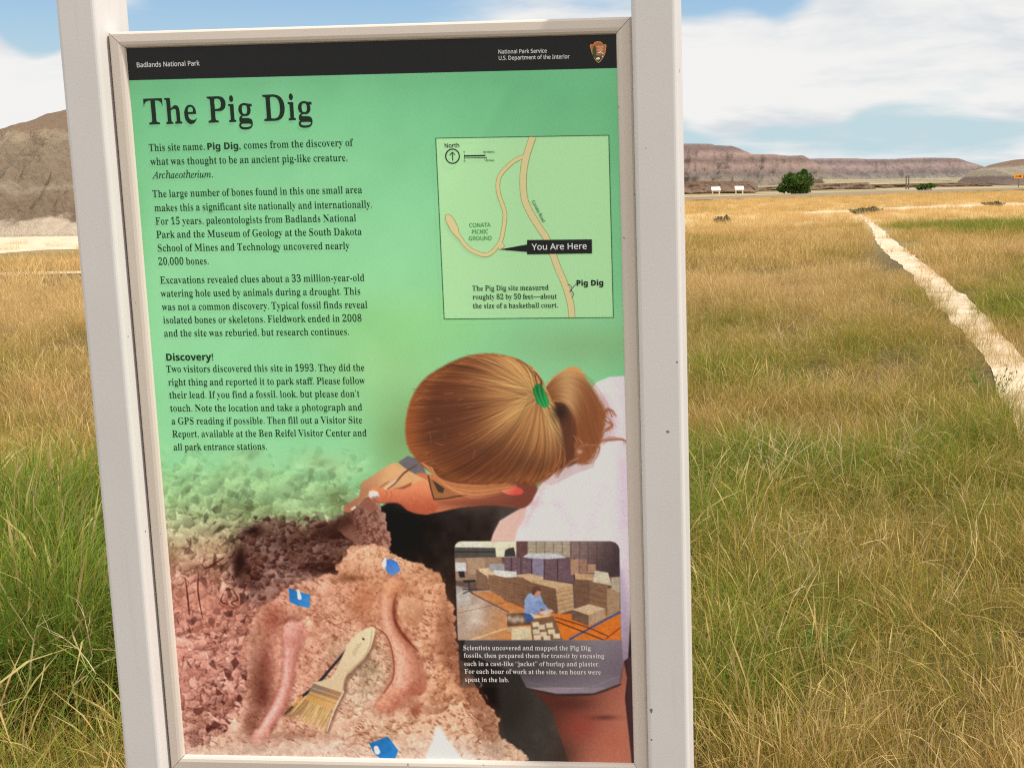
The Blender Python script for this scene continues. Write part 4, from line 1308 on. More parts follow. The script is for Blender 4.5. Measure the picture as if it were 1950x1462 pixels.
em = MB()
shield = [(580, 515), (612, 519), (626, 530), (632, 550), (642, 556), (660, 548), (676, 558), (680, 574), (674, 600), (666, 656), (642, 716), (612, 756), (582, 782), (553, 758), (524, 718), (500, 660), (484, 602), (474, 570), (484, 554), (500, 548), (514, 556), (522, 548), (530, 528), (550, 518)]
flat(em, E_(*shield), 2, 0)
flat(em, E_(*[(580 + (x - 580) * .93, 640 + (y - 640) * .95) for x, y in shield]), 2.5, 1)
flat(em, E_((499, 676), (560, 690), (640, 690), (655, 660), (634, 716), (606, 752), (582, 772), (558, 752), (528, 714)), 3, 2)
flat(em, E_((540, 700), (512, 690), (506, 640), (514, 600), (526, 575), (538, 560), (546, 590), (552, 620), (556, 660), (552, 690)), 3.4, 2)
flat(em, E_((552, 740), (556, 722), (572, 712), (592, 712), (602, 724), (600, 738), (590, 732), (576, 744), (566, 736)), 3.8, 3)
flat(em, E_((562, 660), (586, 650), (606, 634), (622, 652), (640, 660), (648, 672), (626, 662), (606, 652), (584, 662)), 3.8, 3)
flat(em, E_((620, 705), (634, 692), (640, 700), (628, 712)), 3.8, 3)
for q, (tx, x0, x1, y) in enumerate((('NATIONAL', 562, 650, 588), ('PARK', 584, 632, 608), ('SERVICE', 568, 642, 630))):
    (a, b) = E_((x0, y), (x1, y - 2))
    letter(em, tx, a, b, 2.2, 'sans', 3, 4)
em.build('arrowhead_emblem', [ink('ink_emblem_edge', (206, 150, 90)), ink('ink_emblem_brown', (164, 92, 44)), ink('ink_emblem_green', (54, 70, 40)), ink('ink_emblem_white', (226, 220, 206))], panel)
# ------------------------------------------------------------------ ground, trails, road
def hz(px):
    """height of the horizon line in the photograph at px"""
    d = c_right * ((px - CX) / FPX) + c_fwd
    return CY + FPX * d.z / c_up.z


def ground_build(t, pos, b):
    n1 = t.noise(pos, 0.035, 4.0, 0.6)
    n2 = t.noise(pos, 0.45, 6.0, 0.65)
    n3 = t.noise(pos, 9.0, 5.0, 0.7)
    sep = t.n('ShaderNodeSeparateXYZ', {0: pos})
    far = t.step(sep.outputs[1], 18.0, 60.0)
    gold = t.mix(t.step(n2, 0.3, 0.7), (0.42, 0.30, 0.135), (0.52, 0.38, 0.185))
    gold = t.mix(t.step(n1, 0.5, 0.64), gold, (0.36, 0.26, 0.11))
    near = t.mix(t.step(n3, 0.35, 0.7), (0.055, 0.04, 0.018), (0.12, 0.085, 0.035))  # dark soil, lowered further to carry the shade between the grass stems
    beyond = t.step(sep.outputs[1], 150.0, 230.0)
    gold = t.mix(beyond, gold, t.mix(t.step(t.noise(pos, 0.02, 5.0), 0.4, 0.6), (0.20, 0.17, 0.09), (0.36, 0.28, 0.15)))
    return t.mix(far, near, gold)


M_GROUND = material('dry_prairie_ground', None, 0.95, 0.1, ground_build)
ring = [0, 3, 8, 20, 50, 120, 300, 700, 1500, 4000, 9000]
nseg = 48
gv = [(0.5, 0, 0)] + [(0.5 + r * math.cos(2 * math.pi * k / nseg), r * math.sin(2 * math.pi * k / nseg), 0) for r in ring[1:] for k in range(nseg)]
gf = [(0, 1 + k, 1 + (k + 1) % nseg) for k in range(nseg)]
for i in range(len(ring) - 2):
    a, b = 1 + i * nseg, 1 + (i + 1) * nseg
    gf += [(a + k, b + k, b + (k + 1) % nseg, a + (k + 1) % nseg) for k in range(nseg)]
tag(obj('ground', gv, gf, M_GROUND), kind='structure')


def clay_build(t, pos, b):
    n = t.noise(pos, 2.2, 6.0, 0.65)
    n2 = t.noise(pos, 14.0, 5.0, 0.7)
    c = t.mix(t.step(n, 0.35, 0.68), (0.50, 0.37, 0.25), (0.63, 0.51, 0.375))
    c = t.mix(t.step(n2, 0.58, 0.70), c, (0.40, 0.28, 0.16))
    streak = t.noise(t.vmath('MULTIPLY', pos, (0.8, 5.0, 1.0)).outputs[0], 1.6, 5.0, 0.65)
    c = t.mix(t.step(streak, 0.56, 0.66, 0.0, 0.7), c, (0.40, 0.27, 0.14))
    bump = t.n('ShaderNodeBump', {'Strength': 0.5, 'Distance': 0.03, 'Height': n2})
    t.t.links.new(bump.outputs[0], b.inputs['Normal'])
    return c


M_CLAY = material('pale_clay', None, 0.95, 0.1, clay_build)


def ragged_sheet(name, left, right, z, mat, amp=0.06, step=0.35):
    """sheet between two edges whose outlines are worn unevenly"""
    L, Rt = np.array(left), np.array(right)
    def resample(p, n):
        d = np.r_[0, np.cumsum(np.linalg.norm(np.diff(p, axis=0), axis=1))]
        s = np.linspace(0, d[-1], n)
        return np.c_[np.interp(s, d, p[:, 0]), np.interp(s, d, p[:, 1])]
    n = int(max(np.linalg.norm(np.diff(L, axis=0), axis=1).sum() / step, 12))
    L, Rt = resample(L, n), resample(Rt, n)
    w = Rt - L
    i = np.arange(n) * step
    L = L + w * ((fbm(i * 1.3, i * 0 + 2, 4, 31) - 0.5) * amp * 2)[:, None]
    Rt = Rt + w * ((fbm(i * 1.3, i * 0 + 9, 4, 47) - 0.5) * amp * 2)[:, None]
    v = [(a[0], a[1], z) for a in L] + [(a[0], a[1], z) for a in Rt]
    f = [(k, n + k, n + k + 1, k + 1) for k in range(n - 1)]
    return tag(obj(name, v, f, mat), kind='structure'), L, Rt


def z7(pts):
    return [at(1290 + x / 2.759, 400 + y / 2.759)[:2] for x, y in pts]


pl = [at(2010, 880)[:2], at(1978, 838)[:2]] + z7([(1821, 1120), (1760, 1020), (1715, 930), (1675, 840), (1635, 760), (1585, 690), (1520, 630), (1480, 580), (1420, 530), (1345, 480), (1310, 420), (1250, 350), (1190, 290), (1110, 230), (1045, 170), (1018, 90), (950, 28), (930, 14)])
pr = [at(2075, 830)[:2], at(2010, 770)[:2]] + z7([(1890, 850), (1821, 770), (1760, 700), (1700, 640), (1640, 570), (1560, 490), (1480, 430), (1400, 370), (1320, 300), (1230, 230), (1160, 180), (1075, 100), (985, 36), (962, 14)])
pl = [(x - float(np.interp(y, [9, 16, 25, 60], [0.13, 0.10, 0.07, 0.05])), y - 0.08 * min(y, 11.0)) for x, y in pl]          # grass standing in front hides part of the bare ground
trail, TL, TR = ragged_sheet('trail', pl, pr, 0.008, M_CLAY, 0.16)
cross_l = [at(x, y)[:2] for x, y in ((1500, 406.5), (1610, 405), (1700, 399.5), (1800, 396), (1950, 391.5), (2100, 387))]
cross_r = [at(x, y)[:2] for x, y in ((1500, 405.2), (1600, 402), (1700, 395.5), (1800, 391.5), (1950, 387), (2100, 382.5))]
cross, XL, XR = ragged_sheet('cross_trail', cross_l, cross_r, 0.004, M_CLAY, 0.12, 1.0)
flat_l = [at(x, y)[:2] for x, y in ((-160, 505), (0, 484), (60, 478), (150, 474), (300, 470), (420, 462))]
flat_r = [at(x, y)[:2] for x, y in ((-160, 447), (0, 432), (60, 434), (150, 440), (300, 444), (420, 446))]
clay_flat, FL, FR = ragged_sheet('clay_flat', flat_l, flat_r, 0.006, M_CLAY, 0.10, 0.8)

side_l = [at(x, y)[:2] for x, y in ((-200, 527), (0, 525), (80, 523), (160, 521), (300, 517))]
side_r = [at(x, y)[:2] for x, y in ((-200, 521), (0, 519), (80, 517), (160, 516), (300, 513))]
side_trail, SL_, SR_ = ragged_sheet('side_trail', side_l, side_r, 0.007, M_CLAY, 0.14, 0.6)

# road on a low bank across the far side of the prairie
M_ROAD = material('worn_asphalt', None, 0.9, 0.2, lambda t, p, b: t.mix(t.step(t.noise(p, 0.5, 5.0), 0.3, 0.7), (0.20, 0.155, 0.115), (0.25, 0.195, 0.145)))
def verge_build(t, p, b):
    low = t.mix(t.step(t.noise(p, 0.25, 5.0, 0.7), 0.42, 0.56), (0.055, 0.06, 0.02), (0.20, 0.16, 0.06))
    z = t.n('ShaderNodeSeparateXYZ', {0: p}).outputs[2]
    return t.mix(t.step(z, 0.17, 0.24), low, (0.21, 0.155, 0.11))


M_VERGE = material('verge_grass', None, 0.95, 0.1, verge_build)
ra, rb_ = Vector(at(1296, 386)[:2]), Vector(at(1950, 364)[:2])
rd = (rb_ - ra).normalized()
rn = Vector((-rd.y, rd.x))
n = 60
road_z = 0.40
sec = [(0, 0.0), (2.2, road_z), (6.6, road_z), (9, 0.0)]
pts = []
for i in range(n + 1):
    s = -220 + i * (620 / n)
    c = ra + rd * s + rn * (math.sin(s / 60.0) * 1.5)
    pts.append(c)
v, f = [], []
for c in pts:
    v += [(c.x + rn.x * u, c.y + rn.y * u, w + 0.004) for u, w in sec]
for i in range(n):
    for k in range(3):
        f.append((i * 4 + k, i * 4 + k + 4, i * 4 + k + 5, i * 4 + k + 1))
tag(obj('road_bank', v, f, M_VERGE), kind='structure')
v, f = [], []
for c in pts:
    v += [(c.x + rn.x * u, c.y + rn.y * u, road_z + 0.012) for u in (2.5, 6.3)]
f = [(i * 2, i * 2 + 2, i * 2 + 3, i * 2 + 1) for i in range(n)]
tag(obj('road', v, f, M_ROAD), kind='structure')

# ------------------------------------------------------------------ badland hills
def strata_build(bands, grass=None, fine=1.0, lo=0.0, hi=10.0, noise_amt=0.10):
    def bld(t, pos, b):
        sep = t.n('ShaderNodeSeparateXYZ', {0: pos})
        h = t.n('ShaderNodeMapRange', {0: sep.outputs[2], 1: lo, 2: hi, 3: 0.0, 4: 1.0}).outputs[0]
        nz = t.noise(pos, fine, 6.0, 0.62)
        hh = t.math('ADD', h, t.math('MULTIPLY', t.math('SUBTRACT', nz, 0.5), noise_amt * 2))
        c = t.ramp(hh, bands)
        n2 = t.noise(pos, fine * 5, 6.0, 0.7)
        c = t.mix(t.step(n2, 0.3, 0.75, 0.0, 0.55), c, (0.62, 0.58, 0.54), 'MULTIPLY')
        c = t.mix(t.step(n2, 0.55, 0.75, 0.0, 0.35), c, (1.5, 1.42, 1.32), 'MULTIPLY')
        if grass:
            nrm = t.n('ShaderNodeNewGeometry').outputs['Normal']
            up = t.n('ShaderNodeSeparateXYZ', {0: nrm}).outputs[2]
            c = t.mix(t.step(up, 0.985, 0.998), c, grass)
        bump = t.n('ShaderNodeBump', {'Strength': 0.7, 'Distance': 0.45 / fine, 'Height': n2})
        t.t.links.new(bump.outputs[0], b.inputs['Normal'])
        return c
    return bld


def grid_obj(name, X, Y, Zz, mat, smooth=True):
    r, c = X.shape
    v = np.stack([X, Y, Zz], -1).reshape(-1, 3)
    i, j = np.mgrid[0:r - 1, 0:c - 1]
    q = (i * c + j).ravel()
    fs = np.stack([q, q + 1, q + c + 1, q + c], -1)
    o = obj(name, v.tolist(), fs.tolist(), mat, None, smooth)
    return tag(o, kind='structure')


def ridged(x, y, octv, seed):
    s, a, t = 0, 1.0, 0
    for i in range(octv):
        s = s + a * (1 - np.abs(2 * vnoise(x, y, seed + i * 13) - 1))
        t += a
        a *= 0.5
        x, y = x * 2.07 + 3.3, y * 2.07 + 7.9
    return s / t


M_BUTTE = material('clay_butte', None, 0.95, 0.08, strata_build(
    [(0.0, (0.50, 0.41, 0.31)), (0.075, (0.46, 0.37, 0.28)), (0.11, (0.20, 0.145, 0.10)), (0.24, (0.215, 0.16, 0.11)), (0.27, (0.29, 0.235, 0.175)), (0.30, (0.22, 0.165, 0.115)), (0.52, (0.235, 0.18, 0.125)), (0.62, (0.31, 0.24, 0.165)), (0.67, (0.225, 0.155, 0.105)), (1.0, (0.205, 0.14, 0.095))],
    None, 1.0, 0.0, 7.6, 0.12))


def bluff(name, prof_px, dist, run, mat, gamp, gscale, foot_z=0.0, back=60.0, ns=300, ntt=44, seed=0, cliff=0.5, edge=(1, 1), lumps=0.0, gz=0.22, slope=None):
    """long badland wall: its skyline passes through the points of the profile as seen, at a real distance"""
    P = np.array([(lambda p: (p.x, p.z))(at_y(x, y, dist + run)) for x, y in prof_px])
    xs = np.linspace(P[0, 0], P[-1, 0], ns)
    top = np.interp(xs, P[:, 0], P[:, 1])
    u = np.r_[np.linspace(0, 1, ntt), 1.0 + np.linspace(0.1, 1, 8)]
    Xg, U = np.meshgrid(xs, u)
    Tg = np.broadcast_to(top, Xg.shape)
    lift = np.interp(U, *slope) if slope else np.interp(U, [0, 0.12, 0.45, 0.7, 0.86, 0.95, 1.0, 2.0], [0, 0.06, 0.30 + 0.1 * cliff, 0.62, 0.84, 0.90, 1.0, 1.02])
    yy = np.interp(U, [0, 1, 2], [dist, dist + run, dist + run + back])
    g = ridged(Xg / gscale, yy / (gscale * 2.2) + lift * 0.6, 4, seed) - 0.5
    g2 = fbm(Xg / (gscale * .35), lift * 3, 4, seed + 7) - 0.5
    amt = np.clip(np.minimum(U * 5, (1 - U) * 6), 0, 1)
    Yg = yy - (g * gamp * 1.5 + g2 * gamp * 0.7) * np.clip(1.3 - U, 0, 1) * np.clip(U * 8, 0, 1)
    Zg = foot_z + (Tg - foot_z) * lift + (g * gz + g2 * gz * .55) * (Tg - foot_z) * amt
    if lumps:
        soft = np.clip(U * 9, 0, 1) * (1 - sm(U, 0.42, 0.66)) * np.clip((1.02 - U) * 12, 0, 1)
        wx, wy = Xg + (fbm(Xg / 2, Yg / 2, 3, 7) - .5) * 2.2, Yg + (fbm(Xg / 2, Yg / 2, 3, 9) - .5) * 2.2
        dome = np.maximum(0.62 - worley(wx / 2.4, wy / 3.2, seed)[0], 0) * 1.5 + np.maximum(0.6 - worley(wx / 1.0, wy / 1.3, seed + 1)[0], 0) * 0.8 + np.maximum(0.6 - worley(wx / 0.42, wy / 0.55, seed + 2)[0], 0) * 0.36
        Zg = Zg + lumps * soft * (np.minimum(dome, 0.85) - 0.45 + (ridged(Xg / 4.1, Yg / 6.2, 3, seed + 3) - 0.62) * 1.2)
        Zg = Zg + lumps * (1 - soft) * np.clip(U * 9, 0, 1) * (fbm(Xg / 0.8, Yg / 0.8, 3, seed + 4) - .5) * 0.14
    Zg[-1] = foot_z - 1
    Zg[0] = foot_z - 1
    for side, k in zip((0, -1), edge):
        if k:
            Zg[:, side] = foot_z - 1
    return grid_obj(name, Xg, Yg, Zg, mat, True)


bluff('butte_hill', [(-420, 330), (-250, 290), (-120, 262), (0, 250.5), (30, 247), (70, 240), (100, 232), (130, 221), (200, 200), (330, 186), (520, 190), (700, 215), (850, 260), (980, 320), (1060, 372)], 49, 30, M_BUTTE, 2.0, 6.5, back=25, ns=640, ntt=230, seed=53, lumps=1.25, gz=0.02,
      slope=([0, 0.06, 0.3, 0.6, 0.85, 1.0, 1.5, 2.0], [0, 0.10, 0.42, 0.70, 0.92, 1.0, 0.95, 0.6]))
mesa_bands = [(0.0, (0.25, 0.21, 0.16)), (0.10, (0.27, 0.22, 0.175)), (0.2, (0.19, 0.15, 0.132)), (0.34, (0.33, 0.23, 0.195)), (0.44, (0.19, 0.135, 0.12)), (0.55, (0.34, 0.235, 0.20)), (0.66, (0.185, 0.135, 0.125)), (0.8, (0.26, 0.19, 0.17)), (0.93, (0.19, 0.15, 0.13)), (1.0, (0.12, 0.105, 0.08))]
M_MESA = material('mesa_strata', None, 0.95, 0.05, strata_build(mesa_bands, (0.15, 0.14, 0.09), 0.035, 0.0, 58.0, 0.05))
M_MESA_FAR = material('far_mesa_hazed_strata', None, 0.95, 0.05, strata_build([(p, tuple(np.array(c) * (1.02, 1.06, 1.14))) for p, c in mesa_bands], (0.15, 0.145, 0.10), 0.02, 0.0, 72.0, 0.05))  # same bands, tinted paler and bluer to paint in distance haze
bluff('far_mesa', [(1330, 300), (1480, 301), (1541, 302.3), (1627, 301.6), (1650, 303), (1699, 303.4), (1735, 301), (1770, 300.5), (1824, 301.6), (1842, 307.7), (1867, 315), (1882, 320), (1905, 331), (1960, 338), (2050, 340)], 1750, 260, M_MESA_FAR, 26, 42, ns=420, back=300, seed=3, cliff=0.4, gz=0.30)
bluff('mesa', [(560, 262), (760, 268), (900, 270), (1040, 268), (1180, 272), (1296.7, 273.6), (1354, 274.3), (1362, 277), (1393.6, 278), (1408, 283), (1433, 294), (1472.5, 294), (1501, 297), (1530, 296), (1541, 303), (1575, 322), (1640, 340)], 1150, 190, M_MESA, 22, 30, ns=520, back=200, seed=11, cliff=0.3, gz=0.32)
M_BROWN = material('brown_bank', None, 0.95, 0.05, strata_build([(0.0, (0.24, 0.165, 0.115)), (0.5, (0.175, 0.115, 0.082)), (0.8, (0.20, 0.135, 0.095)), (0.9, (0.10, 0.065, 0.048)), (1.0, (0.30, 0.22, 0.13))], (0.42, 0.32, 0.17), 0.35, 0.0, 4.2, 0.05))
bluff('cut_bank', [(1040, 352), (1180, 348), (1296, 345.5), (1340, 344.5), (1427, 345.5), (1432, 350), (1440, 358)], 236, 2.6, M_BROWN, 2.2, 5, back=40, ns=240, seed=23, cliff=0.9)
bluff('cut_bank_low', [(1436, 357), (1480, 355), (1560, 350.5), (1652, 347.5), (1660, 353), (1668, 357)], 300, 1.6, M_BROWN, 2.5, 7, back=70, ns=240, seed=29, cliff=0.9)
M_TAN = material('tan_flat', None, 0.95, 0.05, strata_build([(0.0, (0.18, 0.12, 0.085)), (0.6, (0.15, 0.10, 0.07)), (1.0, (0.40, 0.30, 0.16))], (0.46, 0.36, 0.18), 0.25, 0.0, 3.0, 0.05))
bluff('terrace', [(1640, 352), (1700, 350.5), (1790, 348.5), (1870, 347.2), (1882, 350), (1890, 354)], 330, 1.8, M_TAN, 2.5, 8, back=160, ns=200, seed=31, cliff=0.9)
bluff('far_flat', [(1560, 341), (1640, 341.5), (1700, 340.5), (1800, 338.5), (1900, 339), (1960, 340)], 640, 60, material('grey_green_flat', None, 0.95, 0.05, strata_build([(0.0, (0.30, 0.25, 0.17)), (1.0, (0.33, 0.28, 0.19))], (0.36, 0.31, 0.19), 0.08, 0, 4, 0.1)), 12, 40, back=200, ns=120, seed=37)
M_HILL = material('brown_hill', None, 0.95, 0.05, strata_build([(0.0, (0.21, 0.15, 0.125)), (0.28, (0.19, 0.135, 0.115)), (0.36, (0.34, 0.285, 0.21)), (0.62, (0.37, 0.31, 0.23)), (0.72, (0.26, 0.175, 0.13)), (1.0, (0.23, 0.145, 0.10))], None, 0.12, 0.0, 8.6, 0.06))
bluff('brown_hill', [(1862, 349), (1876, 338), (1894, 323), (1904, 322), (1916, 317.5), (1934, 311), (1950, 307), (1985, 300), (2080, 292), (2200, 300)], 370, 60, M_HILL, 14, 22, back=60, ns=260, seed=43, cliff=0.3)

# ------------------------------------------------------------------ small things on the far side
M_SIGNW = material('white_sign_paint', (0.80, 0.79, 0.76), 0.45)
M_LEGS = material('pale_sign_legs', (0.62, 0.50, 0.40), 0.6)
M_WOOD = material('weathered_post_wood', (0.16, 0.12, 0.09), 0.9)


def px_size(n_px, p):
    return n_px / FPX * (p - CAM_POS).dot(c_fwd)


for (x, yb, lab) in ((1363.5, 377.0, 'white slanted wayside panel on two short legs, the left one of two by the road'), (1408, 375.5, 'white slanted wayside panel on two short legs, the right one, nearer the green bush')):
    g = at(x, yb)
    w, h = px_size(17, g), px_size(17, g)
    s = empty('wayside_panel', (g.x, g.y, 0), R(10))
    tag(s, lab, 'wayside sign', 'white wayside panels by the road')
    h *= 1.2
    M = Matrix.Translation((0, 0, h * 0.84)) @ Matrix.Rotation(R(-52), 4, 'X')
    b = MB()
    b.box((-w / 2, -0.03, -h * 0.26), (w / 2, 0.03, h * 0.26), 0, M)
    bevel(b.build('panel', M_SIGNW, s), 0.01, 2)
    for sx in (-1, 1):
        b = MB()
        b.box((sx * w * 0.38 - 0.075, 0.0, -0.1), (sx * w * 0.38 + 0.075, 0.1, h * 0.80))
        b.build('leg', M_LEGS, s)
for (x, lab) in ((1725.6, 'thin dark post standing in the far flat, the left one of a pair'), (1730.4, 'thin dark post standing in the far flat, the right one of a pair')):
    y0 = 262.0
    top, bot = at_y(x, 334.6, y0), at_y(x, 359, y0)
    b = MB()
    b.tube([(top.x, y0, -0.2), (top.x + 0.02, y0, 1.2), (top.x, y0, top.z)], [0.14, 0.13, 0.11], 7)
    b.box((top.x - 0.2, y0 - 0.05, top.z - 0.35), (top.x + 0.2, y0 + 0.05, top.z - 0.2))
    tag(b.build('wooden_post', M_WOOD), lab, 'post', 'pair of posts on the far flat')
M_ORANGE = material('orange_sign_sheeting', (0.80, 0.30, 0.02), 0.5)
M_BLACKS = material('black_sign_ink', (0.02, 0.02, 0.02), 0.6)
y0 = 215.0
c0 = at_y(1940, 336, y0)
w, h = 16.5 / FPX * y0, 7.6 / FPX * y0
s = empty('arrow_sign', (c0.x, y0, 0))
tag(s, 'orange road sign with a black arrow pointing right, on a post by the brown hill', 'road sign')
b = MB()
b.box((-w / 2, -0.02, c0.z - h / 2), (w / 2, 0.02, c0.z + h / 2))
board = b.build('board', M_ORANGE, s)
b = MB()
aw, ah = w * 0.36, h * 0.30
b.add([(x, -0.026, c0.z + z) for x, z in ((-aw, -ah * .32), (aw * .25, -ah * .32), (aw * .25, -ah), (aw, 0), (aw * .25, ah), (aw * .25, ah * .32), (-aw, ah * .32))], [tuple(range(7))])
b.build('arrow', M_BLACKS, board)
b = MB()
b.box((-0.06, 0.022, -0.2), (0.06, 0.12, c0.z + h * 0.4))
b.build('post', M_WOOD, s)


def leaf_mat(name, c1, c2, trans=0.25):
    mt = bpy.data.materials.new(name)
    mt.use_nodes = True
    t = NT(mt.node_tree)
    pos = t.n('ShaderNodeNewGeometry')
    r = pos.outputs['Random Per Island']
    col = t.mix(r, c1, c2)
    d = t.n('ShaderNodeBsdfDiffuse', {0: col})
    tr = t.n('ShaderNodeBsdfTranslucent', {0: col})
    mx = t.n('ShaderNodeMixShader', {0: trans, 1: d.outputs[0], 2: tr.outputs[0]})
    t.n('ShaderNodeOutputMaterial', {0: mx.outputs[0]})
    return mt


def bush(name, base, w, h, label, cat, mat, seed, n=1500, leaf=0.16, trunk=True, group=None, depth=None):
    r = np.random.default_rng(seed)
    root = empty(name, (base[0], base[1], 0))
    tag(root, label, cat, group)
    b = MB()
    stems = [(r.normal(0, .22) * w, r.normal(0, .2) * w, h * r.uniform(.55, .95)) for _ in range(6)]
    for sx, sy, sz in stems:
        b.tube([(0, 0, -0.1), (sx * .4, sy * .4, sz * .4), (sx, sy, sz)], [h * .025, h * .015, h * .006], 5)
    b.build('trunk' if trunk else 'stem', M_WOOD, root)
    lobes = [(r.uniform(-.36, .36) * w, r.normal(0, .2) * w, h * r.uniform(.2, .72), r.uniform(.10, .22)) for _ in range(22)]
    lobes += [(w * .17, 0, h * .84, .13), (w * .2, 0, h * .95, .06), (-w * .12, 0, h * .76, .13)]
    b = MB()
    for _ in range(n):
        lx, ly, lz, lr = lobes[r.integers(len(lobes))]
        d = r.normal(0, 1, 3)
        d /= np.linalg.norm(d)
        q = np.array((lx, ly, lz)) + d * np.array((w * lr, w * lr, h * lr)) * r.uniform(.55, 1.08)
        if q[2] < 0.03 * h:
            q[2] = abs(q[2]) * .5 + 0.03 * h
        a = r.normal(0, 1, 3)
        a /= np.linalg.norm(a)
        c = np.cross(a, r.normal(0, 1, 3))
        c /= np.linalg.norm(c)
        s = leaf * r.uniform(.6, 1.4)
        b.add([q - a * s, q + c * s * .55, q + a * s, q - c * s * .55], [(0, 1, 2, 3)])
    b.build('crown', mat, root)
    return root


M_JUN = leaf_mat('dark_green_leaf', (0.022, 0.055, 0.014), (0.085, 0.14, 0.03))
M_SAGE = leaf_mat('grey_sage_leaf', (0.10, 0.10, 0.055), (0.20, 0.18, 0.10))
M_OLIVE = leaf_mat('olive_leaf', (0.05, 0.07, 0.02), (0.12, 0.12, 0.04))
gb = at(1515, 372.5)
bush('round_bush', gb, px_size(82, gb), px_size(48, gb), 'dense dark green round bush standing alone beside the far road', 'bush', M_JUN, 3, 3600, 0.2)
gb = at(1763, 362.5)
bush('low_bush', gb, px_size(44, gb), px_size(13, gb), 'low spreading green bush behind the road, near the two thin posts', 'bush', M_JUN, 5, 900, 0.18)
gb = at(1376, 427)
bush('sage_shrub', gb, px_size(40, gb), px_size(17, gb), 'small grey brown shrub alone in the golden grass left of the trail', 'shrub', M_SAGE, 7, 700, 0.035)
gb = at(1650, 408.5)
bush('sage_shrub', gb, px_size(66, gb), px_size(14, gb), 'low grey green shrub where the two trails meet', 'shrub', M_SAGE, 9, 900, 0.06)
gb = at(1890, 394)
bush('sage_shrub', gb, px_size(46, gb), px_size(10, gb), 'low dark shrub growing along the edge of the far cross trail', 'shrub', M_SAGE, 13, 500, 0.07)
gb = at(42, 447)
bush('sage_shrub', gb, px_size(40, gb), px_size(15, gb), 'grey shrub on the pale clay flat below the left hill', 'shrub', M_SAGE, 11, 700, 0.05)
gb = at(6, 440)
bush('sage_shrub', gb, px_size(34, gb), px_size(16, gb), 'dark grey shrub at the foot of the left hill, leftmost in view', 'shrub', M_OLIVE, 15, 600, 0.05)

# ------------------------------------------------------------------ grass
def blades_mesh(name, n, rad, h0, h1, w, bend, seed, seeds=0.0, segs=3, droop=0.4):
    r = np.random.default_rng(seed)
    V, F, Cc = [], [], []
    for _ in range(n):
        a, rr = r.uniform(0, 6.283), rad * math.sqrt(r.random())
        x, y = rr * math.cos(a), rr * math.sin(a)
        h = r.uniform(h0, h1)
        la = a + r.normal(0, .9)
        ln = abs(r.normal(bend, bend * .5)) * h
        fa = r.uniform(0, 3.14)
        wx, wy = math.cos(fa) * w / 2, math.sin(fa) * w / 2
        k = len(V)
        tone = r.random()
        head = r.random() < seeds
        for s in range(segs + 1):
            t = s / segs
            off = ln * t ** 1.9
            z = h * (t - droop * (ln / h) * t ** 3 * 0.6)
            ww = (1 - t ** 2.2) * 0.95 + 0.05
            if head:
                ww = 0.45 if t < 0.7 else (1.9 if s < segs else 0.3)
            px, py = x + math.cos(la) * off, y + math.sin(la) * off
            V += [(px - wx * ww, py - wy * ww, z), (px + wx * ww, py + wy * ww, z)]
            Cc += [(tone, t, 1.0 if head else 0.0, 1)] * 2
        for s in range(segs):
            q = k + s * 2
            F.append((q, q + 1, q + 3, q + 2))
    me = bpy.data.meshes.new(name)
    me.from_pydata(V, [], F)
    ca = me.color_attributes.new('blade', 'FLOAT_COLOR', 'POINT')
    ca.data.foreach_set('color', np.array(Cc, np.float32).ravel())
    return me


def grass_mat():
    mt = bpy.data.materials.new('prairie_grass')
    mt.use_nodes = True
    t = NT(mt.node_tree)
    tint = t.n('ShaderNodeAttribute', attribute_type='INSTANCER', attribute_name='tint').outputs['Fac']
    bl = t.n('ShaderNodeSeparateColor', {0: t.n('ShaderNodeVertexColor', layer_name='blade').outputs[0]})
    rnd = t.n('ShaderNodeObjectInfo').outputs['Random']
    k = t.math('ADD', tint, t.math('MULTIPLY', t.math('SUBTRACT', bl.outputs[0], 0.5), 0.75), clamp=True)
    c = t.ramp(k, [(0.0, (0.70, 0.48, 0.21)), (0.2, (0.57, 0.385, 0.15)), (0.42, (0.44, 0.30, 0.08)), (0.62, (0.33, 0.255, 0.05)), (0.8, (0.23, 0.235, 0.038)), (1.0, (0.15, 0.245, 0.035))])
    c = t.mix(t.math('MULTIPLY', bl.outputs[2], 0.6), c, (0.62, 0.46, 0.22))
    c = t.mix(t.math('MULTIPLY', rnd, 0.5), c, (0.74, 0.66, 0.60), 'MULTIPLY')
    d = t.n('ShaderNodeBsdfDiffuse', {0: c})
    tr = t.n('ShaderNodeBsdfTranslucent', {0: c})
    mx = t.n('ShaderNodeMixShader', {0: 0.28, 1: d.outputs[0], 2: tr.outputs[0]})
    t.n('ShaderNodeOutputMaterial', {0: mx.outputs[0]})
    return mt


